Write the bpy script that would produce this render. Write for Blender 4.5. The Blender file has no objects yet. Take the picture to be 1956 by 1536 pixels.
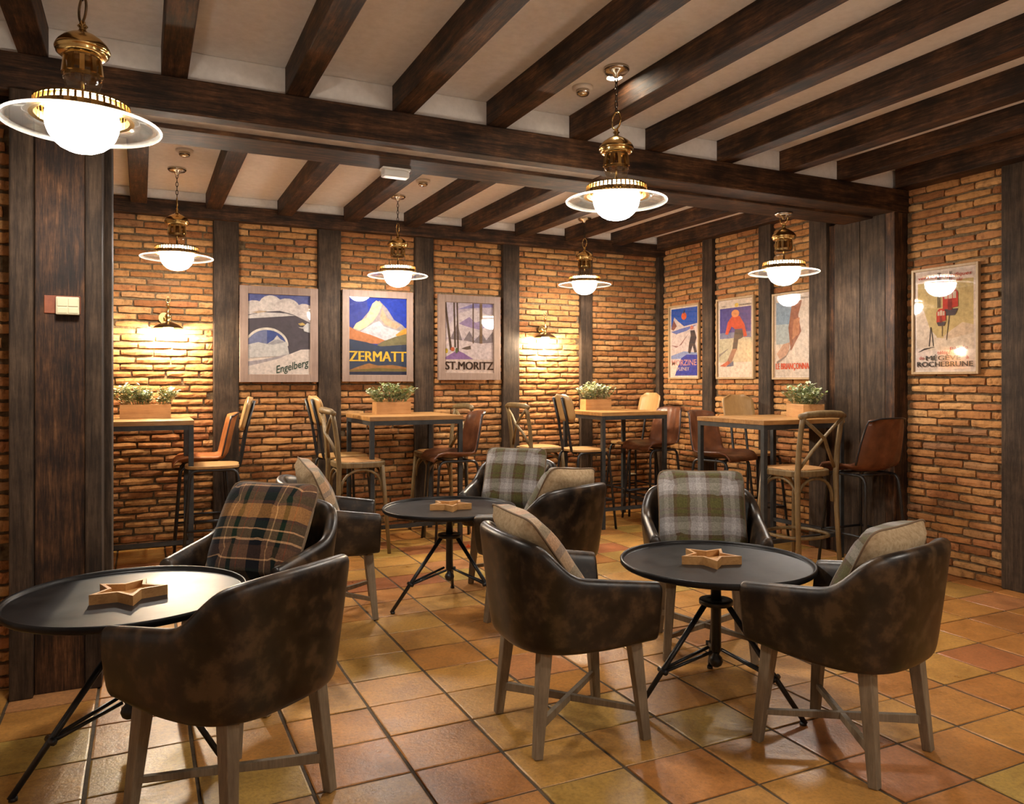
import bpy, bmesh, math, random
from mathutils import Vector, Matrix
random.seed(7)
SC = bpy.context.scene
COL = SC.collection
R = math.radians

# ------------------------------------------------------------------ camera, world, exposure
F_PX, IMG_W, IMG_H, HORIZON, EYE = 1480.0, 1956.0, 1536.0, 727.0, 1.38
YAW = math.atan(708 / F_PX)
cam_data = bpy.data.cameras.new('camera')
cam_data.sensor_fit = 'HORIZONTAL'
cam_data.sensor_width = 36.0
cam_data.lens = F_PX / IMG_W * 36.0
cam_data.shift_y = -(IMG_H / 2 - HORIZON) / IMG_W
cam_data.clip_start = 0.02
cam = bpy.data.objects.new('camera', cam_data)
cam.location = (0, 0, EYE)
cam.rotation_euler = (R(90), 0, -YAW)
COL.objects.link(cam)
SC.camera = cam

world = bpy.data.worlds.new('world')
SC.world = world
world.use_nodes = True
world.node_tree.nodes['Background'].inputs[0].default_value = (1.0, 0.86, 0.7, 1)
world.node_tree.nodes['Background'].inputs[1].default_value = 0.05

SC.view_settings.view_transform = 'Standard'
SC.view_settings.look = 'None'
SC.view_settings.gamma = 1.0
SC.view_settings.use_curve_mapping = False
SC.view_settings.exposure = 1.9
GLOBE_POWER = 40.0
SCONCE_POWER = 420.0

ROOM_X0, ROOM_X1, ROOM_Y0, BACK_Y, CEIL = -2.6, 5.2, -2.6, 7.05, 2.945


def seen(x, y, z):
    d = x * math.sin(YAW) + y * math.cos(YAW)
    if d < 0.2:
        return None
    r = x * math.cos(YAW) - y * math.sin(YAW)
    return (978 + F_PX * r / d, HORIZON - F_PX * (z - EYE) / d, d)


def in_frame(x, y, z, m=20):
    s = seen(x, y, z)
    return s is not None and -m < s[0] < IMG_W + m and -m < s[1] < IMG_H + m


# ------------------------------------------------------------------ object helpers
def empty(name, loc=(0, 0, 0), rz=0.0):
    o = bpy.data.objects.new(name, None)
    o.empty_display_size = 0.1
    o.location = loc
    o.rotation_euler = (0, 0, rz)
    COL.objects.link(o)
    return o


def tag(o, label, cat, group=None):
    o['label'] = label
    o['category'] = cat
    if group:
        o['group'] = group
    return o


def structure(o, label=None):
    o['kind'] = 'structure'
    if label:
        o['label'] = label
    return o


def obj(name, mesh, mats, parent=None, smooth=False):
    if not isinstance(mats, (list, tuple)):
        mats = [mats]
    if not len(mesh.materials):
        for m in mats:
            mesh.materials.append(m)
    if smooth:
        for p in mesh.polygons:
            p.use_smooth = True
    o = bpy.data.objects.new(name, mesh)
    COL.objects.link(o)
    if parent:
        o.parent = parent
    return o


def children(o):
    return [c for c in bpy.data.objects if c.parent == o]


def copy_tree(o, parent=None):
    c = o.copy()
    COL.objects.link(c)
    c.parent = parent
    for ch in children(o):
        copy_tree(ch, c)
    return c


def place(o, x, y, z, deg):
    o.location = (x, y, z)
    o.rotation_euler = (0, 0, R(deg))


class MB:
    """collects shapes into one mesh"""

    def __init__(self):
        self.v, self.f, self.m, self.uv = [], [], [], None

    def add(self, verts, faces, mat=0):
        n = len(self.v)
        self.v += [tuple(p) for p in verts]
        self.f += [tuple(i + n for i in f) for f in faces]
        self.m += [mat] * len(faces)
        return self

    def box(self, x0, x1, y0, y1, z0, z1, mat=0):
        vs = [(x, y, z) for z in (z0, z1) for y in (y0, y1) for x in (x0, x1)]
        fs = [(0, 2, 3, 1), (4, 5, 7, 6), (0, 1, 5, 4), (2, 6, 7, 3), (0, 4, 6, 2), (1, 3, 7, 5)]
        return self.add(vs, fs, mat)

    def bar(self, a, b, w0, w1=None, d0=None, d1=None, up=(0, 0, 1), mat=0):
        """square bar from a to b; w = width, d = depth at each end"""
        a, b = Vector(a), Vector(b)
        w1 = w0 if w1 is None else w1
        d0 = w0 if d0 is None else d0
        d1 = (w1 if d1 is None else d1)
        t = (b - a).normalized()
        u = Vector(up)
        if abs(t.dot(u)) > 0.98:
            u = Vector((1, 0, 0))
        s = t.cross(u).normalized()
        u = s.cross(t).normalized()
        vs = []
        for p, w, d in ((a, w0, d0), (b, w1, d1)):
            for i, j in ((-1, -1), (1, -1), (1, 1), (-1, 1)):
                vs.append(p + s * (w / 2 * i) + u * (d / 2 * j))
        fs = [(3, 2, 1, 0), (4, 5, 6, 7)] + [(i, (i + 1) % 4, (i + 1) % 4 + 4, i + 4) for i in range(4)]
        return self.add(vs, fs, mat)

    def tube(self, pts, r, seg=8, closed=False, mat=0, flat=1.0):
        pts = [Vector(p) for p in pts]
        n = len(pts)
        rr = r if isinstance(r, (list, tuple)) else [r] * n
        vs, fs = [], []
        prev = None
        for i, p in enumerate(pts):
            if closed:
                t = pts[(i + 1) % n] - pts[i - 1]
            else:
                t = pts[min(i + 1, n - 1)] - pts[max(i - 1, 0)]
            t.normalize()
            if prev is None:
                u = Vector((0, 0, 1)) if abs(t.z) < 0.95 else Vector((1, 0, 0))
            else:
                u = prev
            s = t.cross(u).normalized()
            u = s.cross(t).normalized()
            prev = u
            for k in range(seg):
                a = 2 * math.pi * k / seg
                vs.append(p + s * (math.cos(a) * rr[i]) + u * (math.sin(a) * rr[i] * flat))
        m = n if closed else n - 1
        for i in range(m):
            j = (i + 1) % n
            for k in range(seg):
                k2 = (k + 1) % seg
                fs.append((i * seg + k, i * seg + k2, j * seg + k2, j * seg + k))
        if not closed:
            fs.append(tuple(range(seg))[::-1])
            fs.append(tuple((n - 1) * seg + k for k in range(seg)))
        return self.add(vs, fs, mat)

    def lathe(self, prof, seg=24, cx=0, cy=0, cz=0, mat=0, close=False):
        vs, fs = [], []
        n = len(prof)
        for r, z in prof:
            for k in range(seg):
                a = 2 * math.pi * k / seg
                vs.append((cx + r * math.cos(a), cy + r * math.sin(a), cz + z))
        for i in range(n - 1 if not close else n):
            j = (i + 1) % n
            for k in range(seg):
                k2 = (k + 1) % seg
                fs.append((i * seg + k, i * seg + k2, j * seg + k2, j * seg + k))
        if not close:
            if prof[0][0] > 1e-5:
                fs.append(tuple(range(seg))[::-1])
            if prof[-1][0] > 1e-5:
                fs.append(tuple((n - 1) * seg + k for k in range(seg)))
        return self.add(vs, fs, mat)

    def prism(self, poly, y0, y1, mat=0):
        """polygon in x,z pushed along y"""
        n = len(poly)
        vs = [(x, y0, z) for x, z in poly] + [(x, y1, z) for x, z in poly]
        fs = [tuple(range(n)), tuple(range(2 * n - 1, n - 1, -1))]
        fs += [(i, i + n, (i + 1) % n + n, (i + 1) % n) for i in range(n)]
        return self.add(vs, fs, mat)

    def slab(self, poly, z0, z1, mat=0):
        n = len(poly)
        vs = [(x, y, z0) for x, y in poly] + [(x, y, z1) for x, y in poly]
        fs = [tuple(range(n))[::-1], tuple(range(n, 2 * n))]
        fs += [(i, (i + 1) % n, (i + 1) % n + n, i + n) for i in range(n)]
        return self.add(vs, fs, mat)

    def mesh(self, name='mesh', fix=True):
        me = bpy.data.meshes.new(name)
        me.from_pydata([tuple(p) for p in self.v], [], self.f)
        me.polygons.foreach_set('material_index', self.m)
        if fix:
            bm = bmesh.new()
            bm.from_mesh(me)
            bmesh.ops.remove_doubles(bm, verts=bm.verts, dist=1e-6)
            bmesh.ops.recalc_face_normals(bm, faces=bm.faces)
            bm.to_mesh(me)
            bm.free()
        me.update()
        return me

    def build(self, name, mats, parent=None, smooth=False, bevel=0.0, subsurf=0, angle=None):
        o = obj(name, self.mesh(name), mats, parent, smooth)
        if bevel:
            m = o.modifiers.new('bevel', 'BEVEL')
            m.width = bevel
            m.segments = 2
            m.limit_method = 'ANGLE'
            m.angle_limit = R(40)
        if subsurf:
            m = o.modifiers.new('subsurf', 'SUBSURF')
            m.levels = m.render_levels = subsurf
        return o


# ------------------------------------------------------------------ materials
def new_mat(name):
    m = bpy.data.materials.new(name)
    m.use_nodes = True
    nt = m.node_tree
    b = nt.nodes['Principled BSDF']
    return m, nt, b


def link(nt, a, b):
    nt.links.new(a, b)


def c4(c):
    return (c[0], c[1], c[2], 1.0)


def ramp(nt, stops, interp='LINEAR'):
    n = nt.nodes.new('ShaderNodeValToRGB')
    n.color_ramp.interpolation = interp
    e = n.color_ramp.elements
    while len(e) > 1:
        e.remove(e[-1])
    e[0].position = stops[0][0]
    e[0].color = c4(stops[0][1])
    for p, c in stops[1:]:
        k = e.new(p)
        k.color = c4(c)
    return n


def math_node(nt, op, a=None, b=None):
    n = nt.nodes.new('ShaderNodeMath')
    n.operation = op
    for i, v in enumerate((a, b)):
        if v is None:
            continue
        if isinstance(v, (int, float)):
            n.inputs[i].default_value = v
        else:
            link(nt, v, n.inputs[i])
    return n.outputs[0]


def mix_col(nt, fac, a, b, mode='MIX'):
    n = nt.nodes.new('ShaderNodeMix')
    n.data_type = 'RGBA'
    n.blend_type = mode
    for sock, v in ((n.inputs[0], fac), (n.inputs[6], a), (n.inputs[7], b)):
        if isinstance(v, (int, float)):
            sock.default_value = v
        elif isinstance(v, tuple):
            sock.default_value = c4(v)
        else:
            link(nt, v, sock)
    return n.outputs[2]


def plain(name, col, rough=0.5, metal=0.0, coat=0.0, spec=0.5):
    m, nt, b = new_mat(name)
    b.inputs['Base Color'].default_value = c4(col)
    b.inputs['Roughness'].default_value = rough
    b.inputs['Metallic'].default_value = metal
    b.inputs['Coat Weight'].default_value = coat
    b.inputs['Specular IOR Level'].default_value = spec
    return m


def coords(nt, scale=(1, 1, 1), rnd=30.0):
    tc = nt.nodes.new('ShaderNodeTexCoord')
    mp = nt.nodes.new('ShaderNodeMapping')
    mp.inputs['Scale'].default_value = scale
    vec = tc.outputs['Object']
    if rnd:
        oi = nt.nodes.new('ShaderNodeObjectInfo')
        off = math_node(nt, 'MULTIPLY', oi.outputs['Random'], rnd)
        add = nt.nodes.new('ShaderNodeVectorMath')
        add.operation = 'ADD'
        link(nt, vec, add.inputs[0])
        link(nt, off, add.inputs[1])
        vec = add.outputs[0]
    link(nt, vec, mp.inputs['Vector'])
    return mp.outputs[0]


def noise(nt, vec, scale, detail=4.0, rough=0.6):
    n = nt.nodes.new('ShaderNodeTexNoise')
    n.inputs['Scale'].default_value = scale
    n.inputs['Detail'].default_value = detail
    n.inputs['Roughness'].default_value = rough
    link(nt, vec, n.inputs['Vector'])
    return n.outputs['Fac']


def bump(nt, b, h, strength=0.3, dist=0.01):
    n = nt.nodes.new('ShaderNodeBump')
    n.inputs['Strength'].default_value = strength
    n.inputs['Distance'].default_value = dist
    link(nt, h, n.inputs['Height'])
    link(nt, n.outputs[0], b.inputs['Normal'])


def mottled(name, stops, scale=(1, 1, 1), nscale=6.0, rough=0.5, bmp=0.2, bdist=0.004, rnd=30.0, coat=0.0, detail=5.0,
            rough_var=0.0, metal=0.0, spec=0.5):
    m, nt, b = new_mat(name)
    v = coords(nt, scale, rnd)
    h = noise(nt, v, nscale, detail)
    r = ramp(nt, stops)
    link(nt, h, r.inputs[0])
    link(nt, r.outputs[0], b.inputs['Base Color'])
    b.inputs['Roughness'].default_value = rough
    b.inputs['Metallic'].default_value = metal
    b.inputs['Coat Weight'].default_value = coat
    b.inputs['Specular IOR Level'].default_value = spec
    if rough_var:
        q = math_node(nt, 'MULTIPLY_ADD', h, rough_var)
        q.node.inputs[2].default_value = rough - rough_var / 2
        link(nt, q, b.inputs['Roughness'])
    if bmp:
        bump(nt, b, h, bmp, bdist)
    return m


def wood(name, axis, stops, rough=0.5, grain=14.0, bmp=0.35, spec=0.5):
    m, nt, b = new_mat(name)
    sc = [1.0, 1.0, 1.0]
    sc['xyz'.index(axis)] = 0.07
    v = coords(nt, tuple(sc), 20.0)
    h = noise(nt, v, grain * 3.0, 8.0, 0.72)
    fine = noise(nt, v, grain * 14.0, 4.0, 0.7)
    big = noise(nt, coords(nt, (1, 1, 1), 11.0), 5.0, 5.0, 0.65)
    mixv = math_node(nt, 'MULTIPLY', h, 0.45)
    mb = math_node(nt, 'MULTIPLY_ADD', big, 0.33)
    link(nt, math_node(nt, 'MULTIPLY', fine, 0.22), mb.node.inputs[2])
    s = math_node(nt, 'ADD', mixv, mb)
    h = math_node(nt, 'ADD', h, math_node(nt, 'MULTIPLY', fine, 0.6))
    r = ramp(nt, stops)
    link(nt, s, r.inputs[0])
    link(nt, r.outputs[0], b.inputs['Base Color'])
    b.inputs['Roughness'].default_value = rough
    b.inputs['Specular IOR Level'].default_value = spec
    bump(nt, b, h, bmp, 0.006)
    return m


DARK = [(0.38, (0.005, 0.0028, 0.0018)), (0.47, (0.024, 0.0105, 0.005)), (0.55, (0.078, 0.033, 0.0125)), (0.64, (0.20, 0.092, 0.036))]
GREY = [(0.36, (0.010, 0.006, 0.004)), (0.47, (0.032, 0.019, 0.011)), (0.56, (0.066, 0.040, 0.023)), (0.68, (0.125, 0.078, 0.045))]
M = {}
for ax in 'xyz':
    M['beam_' + ax] = wood('dark_beam_' + ax, ax, DARK, 0.62, spec=0.3)
    M['stud_' + ax] = wood('worn_stud_' + ax, ax, GREY, 0.7, spec=0.25)
M['oak_x'] = wood('table_oak', 'x', [(0.36, (0.20, 0.09, 0.026)), (0.5, (0.37, 0.185, 0.058)), (0.64, (0.54, 0.30, 0.11))], 0.38, 9.0, 0.12)
M['oak_z'] = wood('stool_oak', 'z', [(0.36, (0.085, 0.05, 0.019)), (0.5, (0.165, 0.105, 0.042)), (0.64, (0.27, 0.18, 0.08))], 0.5, 11.0, 0.2)
M['ply'] = wood('plywood', 'z', [(0.3, (0.28, 0.145, 0.05)), (0.5, (0.40, 0.225, 0.082)), (0.7, (0.49, 0.30, 0.125))], 0.42, 9.0, 0.08)
M['planter'] = wood('planter_board', 'x', [(0.36, (0.30, 0.13, 0.04)), (0.5, (0.46, 0.225, 0.075)), (0.64, (0.58, 0.32, 0.125))], 0.55, 8.0, 0.1)
M['star'] = wood('star_wood', 'x', [(0.36, (0.28, 0.125, 0.036)), (0.5, (0.44, 0.22, 0.07)), (0.64, (0.56, 0.32, 0.12))], 0.5, 9.0, 0.15)
M['leg'] = wood('chair_leg', 'z', [(0.36, (0.115, 0.082, 0.050)), (0.5, (0.20, 0.148, 0.092)), (0.64, (0.30, 0.23, 0.15))], 0.6, 13.0, 0.2)
M['frame_pink'] = wood('wide_frame', 'z', [(0.36, (0.17, 0.105, 0.075)), (0.5, (0.23, 0.150, 0.112)), (0.64, (0.29, 0.20, 0.152))], 0.6, 12.0, 0.1)
M['frame_oak'] = wood('thin_frame', 'z', [(0.36, (0.26, 0.155, 0.07)), (0.5, (0.36, 0.23, 0.11)), (0.64, (0.44, 0.30, 0.155))], 0.5, 12.0, 0.08)


def brick_mat():
    m, nt, b = new_mat('brick')
    oi = nt.nodes.new('ShaderNodeObjectInfo')
    ge = nt.nodes.new('ShaderNodeNewGeometry')
    t = math_node(nt, 'FRACT', math_node(nt, 'ADD', oi.outputs['Random'], ge.outputs['Random Per Island']))
    r = ramp(nt, [(0.0, (0.25, 0.095, 0.032)), (0.25, (0.38, 0.165, 0.052)), (0.5, (0.46, 0.225, 0.076)), (0.75, (0.36, 0.14, 0.052)),
                  (0.9, (0.53, 0.285, 0.108)), (1.0, (0.26, 0.118, 0.053))])
    link(nt, t, r.inputs[0])
    v = coords(nt, (1, 1, 1), 50.0)
    h = noise(nt, v, 22.0, 6.0, 0.7)
    h2 = noise(nt, v, 90.0, 3.0, 0.7)
    dark = ramp(nt, [(0.28, (0.45, 0.42, 0.4)), (0.5, (1.0, 1.0, 1.0)), (0.75, (1.22, 1.2, 1.15))])
    link(nt, h, dark.inputs[0])
    col = mix_col(nt, 1.0, r.outputs[0], dark.outputs[0], 'MULTIPLY')
    link(nt, col, b.inputs['Base Color'])
    b.inputs['Roughness'].default_value = 0.85
    b.inputs['Specular IOR Level'].default_value = 0.25
    s = math_node(nt, 'ADD', h, math_node(nt, 'MULTIPLY', h2, 0.5))
    bump(nt, b, s, 0.7, 0.006)
    return m


def tile_mat():
    m, nt, b = new_mat('terracotta_tile')
    oi = nt.nodes.new('ShaderNodeObjectInfo')
    ge = nt.nodes.new('ShaderNodeNewGeometry')
    t = math_node(nt, 'FRACT', math_node(nt, 'ADD', oi.outputs['Random'], ge.outputs['Random Per Island']))
    r = ramp(nt, [(0.0, (0.42, 0.17, 0.045)), (0.2, (0.48, 0.225, 0.058)), (0.42, (0.52, 0.285, 0.075)), (0.6, (0.45, 0.185, 0.052)),
                  (0.75, (0.50, 0.335, 0.085)), (0.88, (0.36, 0.115, 0.042)), (1.0, (0.52, 0.25, 0.10))])
    link(nt, t, r.inputs[0])
    v = coords(nt, (1, 1, 1), 60.0)
    h = noise(nt, v, 6.5, 8.0, 0.68)
    h2 = noise(nt, v, 70.0, 4.0, 0.7)
    d = ramp(nt, [(0.25, (0.66, 0.60, 0.52)), (0.5, (0.98, 0.97, 0.95)), (0.75, (1.22, 1.18, 1.08))])
    link(nt, h, d.inputs[0])
    col = mix_col(nt, 1.0, r.outputs[0], d.outputs[0], 'MULTIPLY')
    d2 = ramp(nt, [(0.3, (0.72, 0.70, 0.66)), (0.5, (1.0, 1.0, 1.0)), (0.7, (1.18, 1.16, 1.12))])
    link(nt, h2, d2.inputs[0])
    col = mix_col(nt, 1.0, col, d2.outputs[0], 'MULTIPLY')
    link(nt, col, b.inputs['Base Color'])
    rr = math_node(nt, 'MULTIPLY_ADD', h, 0.35)
    rr.node.inputs[2].default_value = 0.16
    link(nt, rr, b.inputs['Roughness'])
    s = math_node(nt, 'ADD', h, math_node(nt, 'MULTIPLY', h2, 0.3))
    bump(nt, b, s, 0.6, 0.006)
    return m


M['brick'] = brick_mat()
M['tile'] = tile_mat()
M['mortar'] = mottled('mortar', [(0.3, (0.08, 0.05, 0.026)), (0.6, (0.18, 0.122, 0.066)), (0.8, (0.27, 0.195, 0.11))], nscale=40.0, rough=0.95,
                      bmp=0.8, bdist=0.006, rnd=0, spec=0.2)
M['grout'] = mottled('grout', [(0.3, (0.045, 0.028, 0.014)), (0.7, (0.12, 0.08, 0.042))], nscale=30.0, rough=0.8, bmp=0.4, rnd=0)
M['plaster'] = mottled('ceiling_plaster', [(0.3, (0.72, 0.68, 0.64)), (0.7, (0.82, 0.78, 0.74))], nscale=26.0, rough=0.9, bmp=0.25, bdist=0.004, rnd=0, spec=0.2)
M['strip'] = mottled('painted_sheen_strip', [(0.3, (0.36, 0.31, 0.27)), (0.7, (0.56, 0.50, 0.44))], nscale=12.0, rough=0.7, rnd=0)
M['leather'] = mottled('dark_leather', [(0.36, (0.004, 0.0025, 0.0018)), (0.5, (0.014, 0.008, 0.0045)), (0.64, (0.062, 0.035, 0.016))], nscale=13.0, rough=0.38,
                       bmp=0.12, bdist=0.003, detail=8.0, rough_var=0.2)
M['tan_leather'] = mottled('brown_leather', [(0.3, (0.062, 0.020, 0.009)), (0.55, (0.135, 0.044, 0.017)), (0.75, (0.22, 0.08, 0.030))], nscale=8.0, rough=0.36,
                           bmp=0.12, bdist=0.003, detail=7.0)
M['warm_lit_leather'] = mottled('warm_lit_leather', [(0.3, (0.22, 0.065, 0.018)), (0.6, (0.36, 0.125, 0.035))], nscale=9.0, rough=0.45, bmp=0.1, bdist=0.003)  # stool leather with the warm lamp light painted into its colour
M['black'] = mottled('black_metal', [(0.3, (0.008, 0.008, 0.009)), (0.7, (0.020, 0.019, 0.019))], nscale=20.0, rough=0.36, bmp=0.05)
M['steel'] = mottled('dark_steel', [(0.3, (0.016, 0.018, 0.019)), (0.7, (0.042, 0.044, 0.044))], nscale=18.0, rough=0.5, bmp=0.1)
M['table_top'] = mottled('black_table_top', [(0.3, (0.006, 0.0055, 0.006)), (0.7, (0.018, 0.016, 0.015))], nscale=7.0, rough=0.36, bmp=0.08, rough_var=0.2, spec=0.16)
M['brass'] = mottled('brass', [(0.3, (0.52, 0.33, 0.11)), (0.7, (0.80, 0.58, 0.26))], nscale=14.0, rough=0.2, bmp=0.0, metal=1.0)
M['dark_brass'] = plain('dark_brass', (0.16, 0.105, 0.055), 0.35, 1.0)
M['chrome'] = plain('canopy_metal', (0.62, 0.56, 0.48), 0.22, 1.0)
M['chain'] = plain('dark_chain', (0.05, 0.042, 0.035), 0.4, 1.0)
M['cream'] = plain('cream_plastic', (0.62, 0.55, 0.36), 0.4)
M['white_plastic'] = plain('white_plastic', (0.75, 0.70, 0.64), 0.4)
M['rust'] = mottled('rust_plate', [(0.3, (0.16, 0.035, 0.012)), (0.7, (0.30, 0.085, 0.03))], nscale=18.0, rough=0.6)
M['beige'] = mottled('beige_linen', [(0.3, (0.28, 0.19, 0.10)), (0.55, (0.40, 0.285, 0.165)), (0.75, (0.48, 0.36, 0.225))], nscale=60.0, rough=0.9, bmp=0.4, bdist=0.003, spec=0.2)
M['piping'] = plain('tan_piping', (0.16, 0.10, 0.055), 0.8)
M['orange'] = plain('orange_plastic', (0.8, 0.13, 0.03), 0.5)
M['soil'] = plain('soil', (0.03, 0.022, 0.015), 0.9)
M['paper'] = plain('poster_paper', (0.64, 0.52, 0.43), 0.7)
M['rattan'] = None


def rattan_mat():
    m, nt, b = new_mat('woven_rattan')
    tc = nt.nodes.new('ShaderNodeTexCoord')
    sep = nt.nodes.new('ShaderNodeSeparateXYZ')
    link(nt, tc.outputs['Object'], sep.inputs[0])
    a = math_node(nt, 'SINE', math_node(nt, 'MULTIPLY', math_node(nt, 'ADD', sep.outputs[0], sep.outputs[1]), 420.0))
    c = math_node(nt, 'SINE', math_node(nt, 'MULTIPLY', math_node(nt, 'SUBTRACT', sep.outputs[0], sep.outputs[1]), 420.0))
    h = math_node(nt, 'MULTIPLY_ADD', math_node(nt, 'MULTIPLY', a, c), 0.5)
    h.node.inputs[2].default_value = 0.5
    r = ramp(nt, [(0.1, (0.22, 0.085, 0.025)), (0.6, (0.52, 0.26, 0.085)), (1.0, (0.62, 0.36, 0.14))])
    link(nt, h, r.inputs[0])
    link(nt, r.outputs[0], b.inputs['Base Color'])
    b.inputs['Roughness'].default_value = 0.6
    bump(nt, b, h, 0.5, 0.003)
    return m


M['rattan'] = rattan_mat()


def emit(name, col, strength):
    m = bpy.data.materials.new(name)
    m.use_nodes = True
    nt = m.node_tree
    nt.nodes.clear()
    e = nt.nodes.new('ShaderNodeEmission')
    e.inputs[0].default_value = c4(col)
    e.inputs[1].default_value = strength
    o = nt.nodes.new('ShaderNodeOutputMaterial')
    link(nt, e.outputs[0], o.inputs[0])
    return m


M['globe'] = emit('lit_opal_globe', (1.0, 0.92, 0.82), GLOBE_POWER)
M['bulb'] = emit('lit_bulb', (1.0, 0.84, 0.60), SCONCE_POWER)
M['spot'] = emit('lit_spot', (1.0, 0.86, 0.66), 60.0)


def clear_glass(name, tint, gloss, body, body_col):
    """clear pane: mostly see-through, some milky body, fresnel reflections"""
    m = bpy.data.materials.new(name)
    m.use_nodes = True
    nt = m.node_tree
    nt.nodes.clear()
    tr = nt.nodes.new('ShaderNodeBsdfTransparent')
    tr.inputs[0].default_value = c4(tint)
    df = nt.nodes.new('ShaderNodeBsdfTranslucent')
    df.inputs[0].default_value = c4(body_col)
    mx = nt.nodes.new('ShaderNodeMixShader')
    mx.inputs[0].default_value = body
    link(nt, tr.outputs[0], mx.inputs[1])
    link(nt, df.outputs[0], mx.inputs[2])
    gl = nt.nodes.new('ShaderNodeBsdfGlossy')
    gl.inputs['Roughness'].default_value = gloss
    fr = nt.nodes.new('ShaderNodeFresnel')
    ge = nt.nodes.new('ShaderNodeNewGeometry')
    ior = math_node(nt, 'MULTIPLY_ADD', ge.outputs['Backfacing'], 1 / 1.5 - 1.5)
    ior.node.inputs[2].default_value = 1.5
    link(nt, ior, fr.inputs[0])
    m2 = nt.nodes.new('ShaderNodeMixShader')
    link(nt, fr.outputs[0], m2.inputs[0])
    link(nt, mx.outputs[0], m2.inputs[1])
    link(nt, gl.outputs[0], m2.inputs[2])
    o = nt.nodes.new('ShaderNodeOutputMaterial')
    link(nt, m2.outputs[0], o.inputs[0])
    return m


M['pane'] = clear_glass('poster_glass', (0.97, 0.97, 0.97), 0.03, 0.0, (1, 1, 1))
M['shade_glass'] = clear_glass('lamp_shade_glass', (0.9, 0.9, 0.88), 0.08, 0.10, (0.9, 0.88, 0.82))
M['shade_rim'] = clear_glass('lamp_shade_rim', (0.9, 0.9, 0.88), 0.1, 0.85, (0.95, 0.93, 0.88))
M['chimney'] = clear_glass('lamp_chimney_glass', (0.86, 0.80, 0.70), 0.05, 0.03, (0.9, 0.85, 0.75))


def plaid_mat(name, ustops, vstops, nu, nv, bal=0.5, gain=1.0):
    m, nt, b = new_mat(name)
    tc = nt.nodes.new('ShaderNodeTexCoord')
    sep = nt.nodes.new('ShaderNodeSeparateXYZ')
    link(nt, tc.outputs['UV'], sep.inputs[0])
    cols = []
    for k, (st, n) in enumerate(((ustops, nu), (vstops, nv))):
        w = math_node(nt, 'FRACT', math_node(nt, 'MULTIPLY', sep.outputs[k], n))
        r = ramp(nt, st, 'CONSTANT')
        link(nt, w, r.inputs[0])
        cols.append(r.outputs[0])
    c = mix_col(nt, bal, cols[0], cols[1])
    if gain != 1.0:
        gm = nt.nodes.new('ShaderNodeGamma')
        gm.inputs[1].default_value = gain
        link(nt, c, gm.inputs[0])
        c = gm.outputs[0]
    v = coords(nt, (1, 1, 1), 5.0)
    h = noise(nt, v, 130.0, 3.0, 0.7)
    d = ramp(nt, [(0.25, (0.6, 0.6, 0.6)), (0.75, (1.25, 1.25, 1.25))])
    link(nt, h, d.inputs[0])
    col = mix_col(nt, 1.0, c, d.outputs[0], 'MULTIPLY')
    link(nt, col, b.inputs['Base Color'])
    b.inputs['Roughness'].default_value = 0.95
    b.inputs['Specular IOR Level'].default_value = 0.15
    b.inputs['Sheen Weight'].default_value = 0.2
    bump(nt, b, h, 0.4, 0.003)
    return m


GY, GN, BN, LT = (0.33, 0.31, 0.30), (0.135, 0.125, 0.045), (0.14, 0.09, 0.055), (0.46, 0.43, 0.42)
M['plaid_green'] = plaid_mat('green_plaid', [(0.0, GY), (0.16, LT), (0.30, GY), (0.46, BN), (0.56, GN), (0.86, BN), (0.94, GY)],
                             [(0.0, GN), (0.08, BN), (0.14, GN), (0.40, BN), (0.48, GY), (0.58, LT), (0.78, GY), (0.92, BN)], 2.7, 2.2, 0.5, 1.25)
UB = (0.26, 0.155, 0.095)
NV, DG, TN, RB, CR = (0.004, 0.005, 0.014), (0.010, 0.034, 0.014), (0.48, 0.26, 0.08), (0.11, 0.058, 0.036), (0.70, 0.46, 0.26)
M['plaid_navy'] = plaid_mat('navy_plaid', [(0.0, UB), (0.12, NV), (0.40, UB), (0.50, CR), (0.52, UB), (0.66, DG), (0.76, UB), (0.88, (0.40, 0.14, 0.07)), (0.90, UB)],
                            [(0.0, DG), (0.12, NV), (0.22, CR), (0.24, RB), (0.40, NV), (0.46, CR), (0.485, DG), (0.60, CR), (0.62, DG), (0.72, NV), (0.76, TN), (0.95, RB)],
                            2.1, 1.35, 0.5, 1.3)
M['plaid_tan'] = plaid_mat('tan_plaid', [(0.0, (0.45, 0.30, 0.17)), (0.35, (0.18, 0.14, 0.12)), (0.5, (0.08, 0.10, 0.07)), (0.7, (0.45, 0.22, 0.12))],
                           [(0.0, (0.42, 0.28, 0.17)), (0.3, (0.12, 0.11, 0.12)), (0.45, (0.46, 0.24, 0.13)), (0.75, (0.10, 0.12, 0.09))], 2.2, 2.2, 0.5)

# ------------------------------------------------------------------ room shell
g = MB()
g.box(ROOM_X0, ROOM_X1 + 0.3, ROOM_Y0, BACK_Y + 0.3, -0.12, -0.0045)
floor = structure(g.build('floor', M['grout']), 'floor of glossy terracotta tiles with dark joints')

g = MB()
g.box(ROOM_X0, ROOM_X1 + 0.3, ROOM_Y0, BACK_Y + 0.3, CEIL, CEIL + 0.12)
ceiling = structure(g.build('ceiling', M['plaster']), 'pale plaster ceiling between dark timber joists')

# tiles
TX, TY, JX = 0.346, 0.2965, 0.0068


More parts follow.
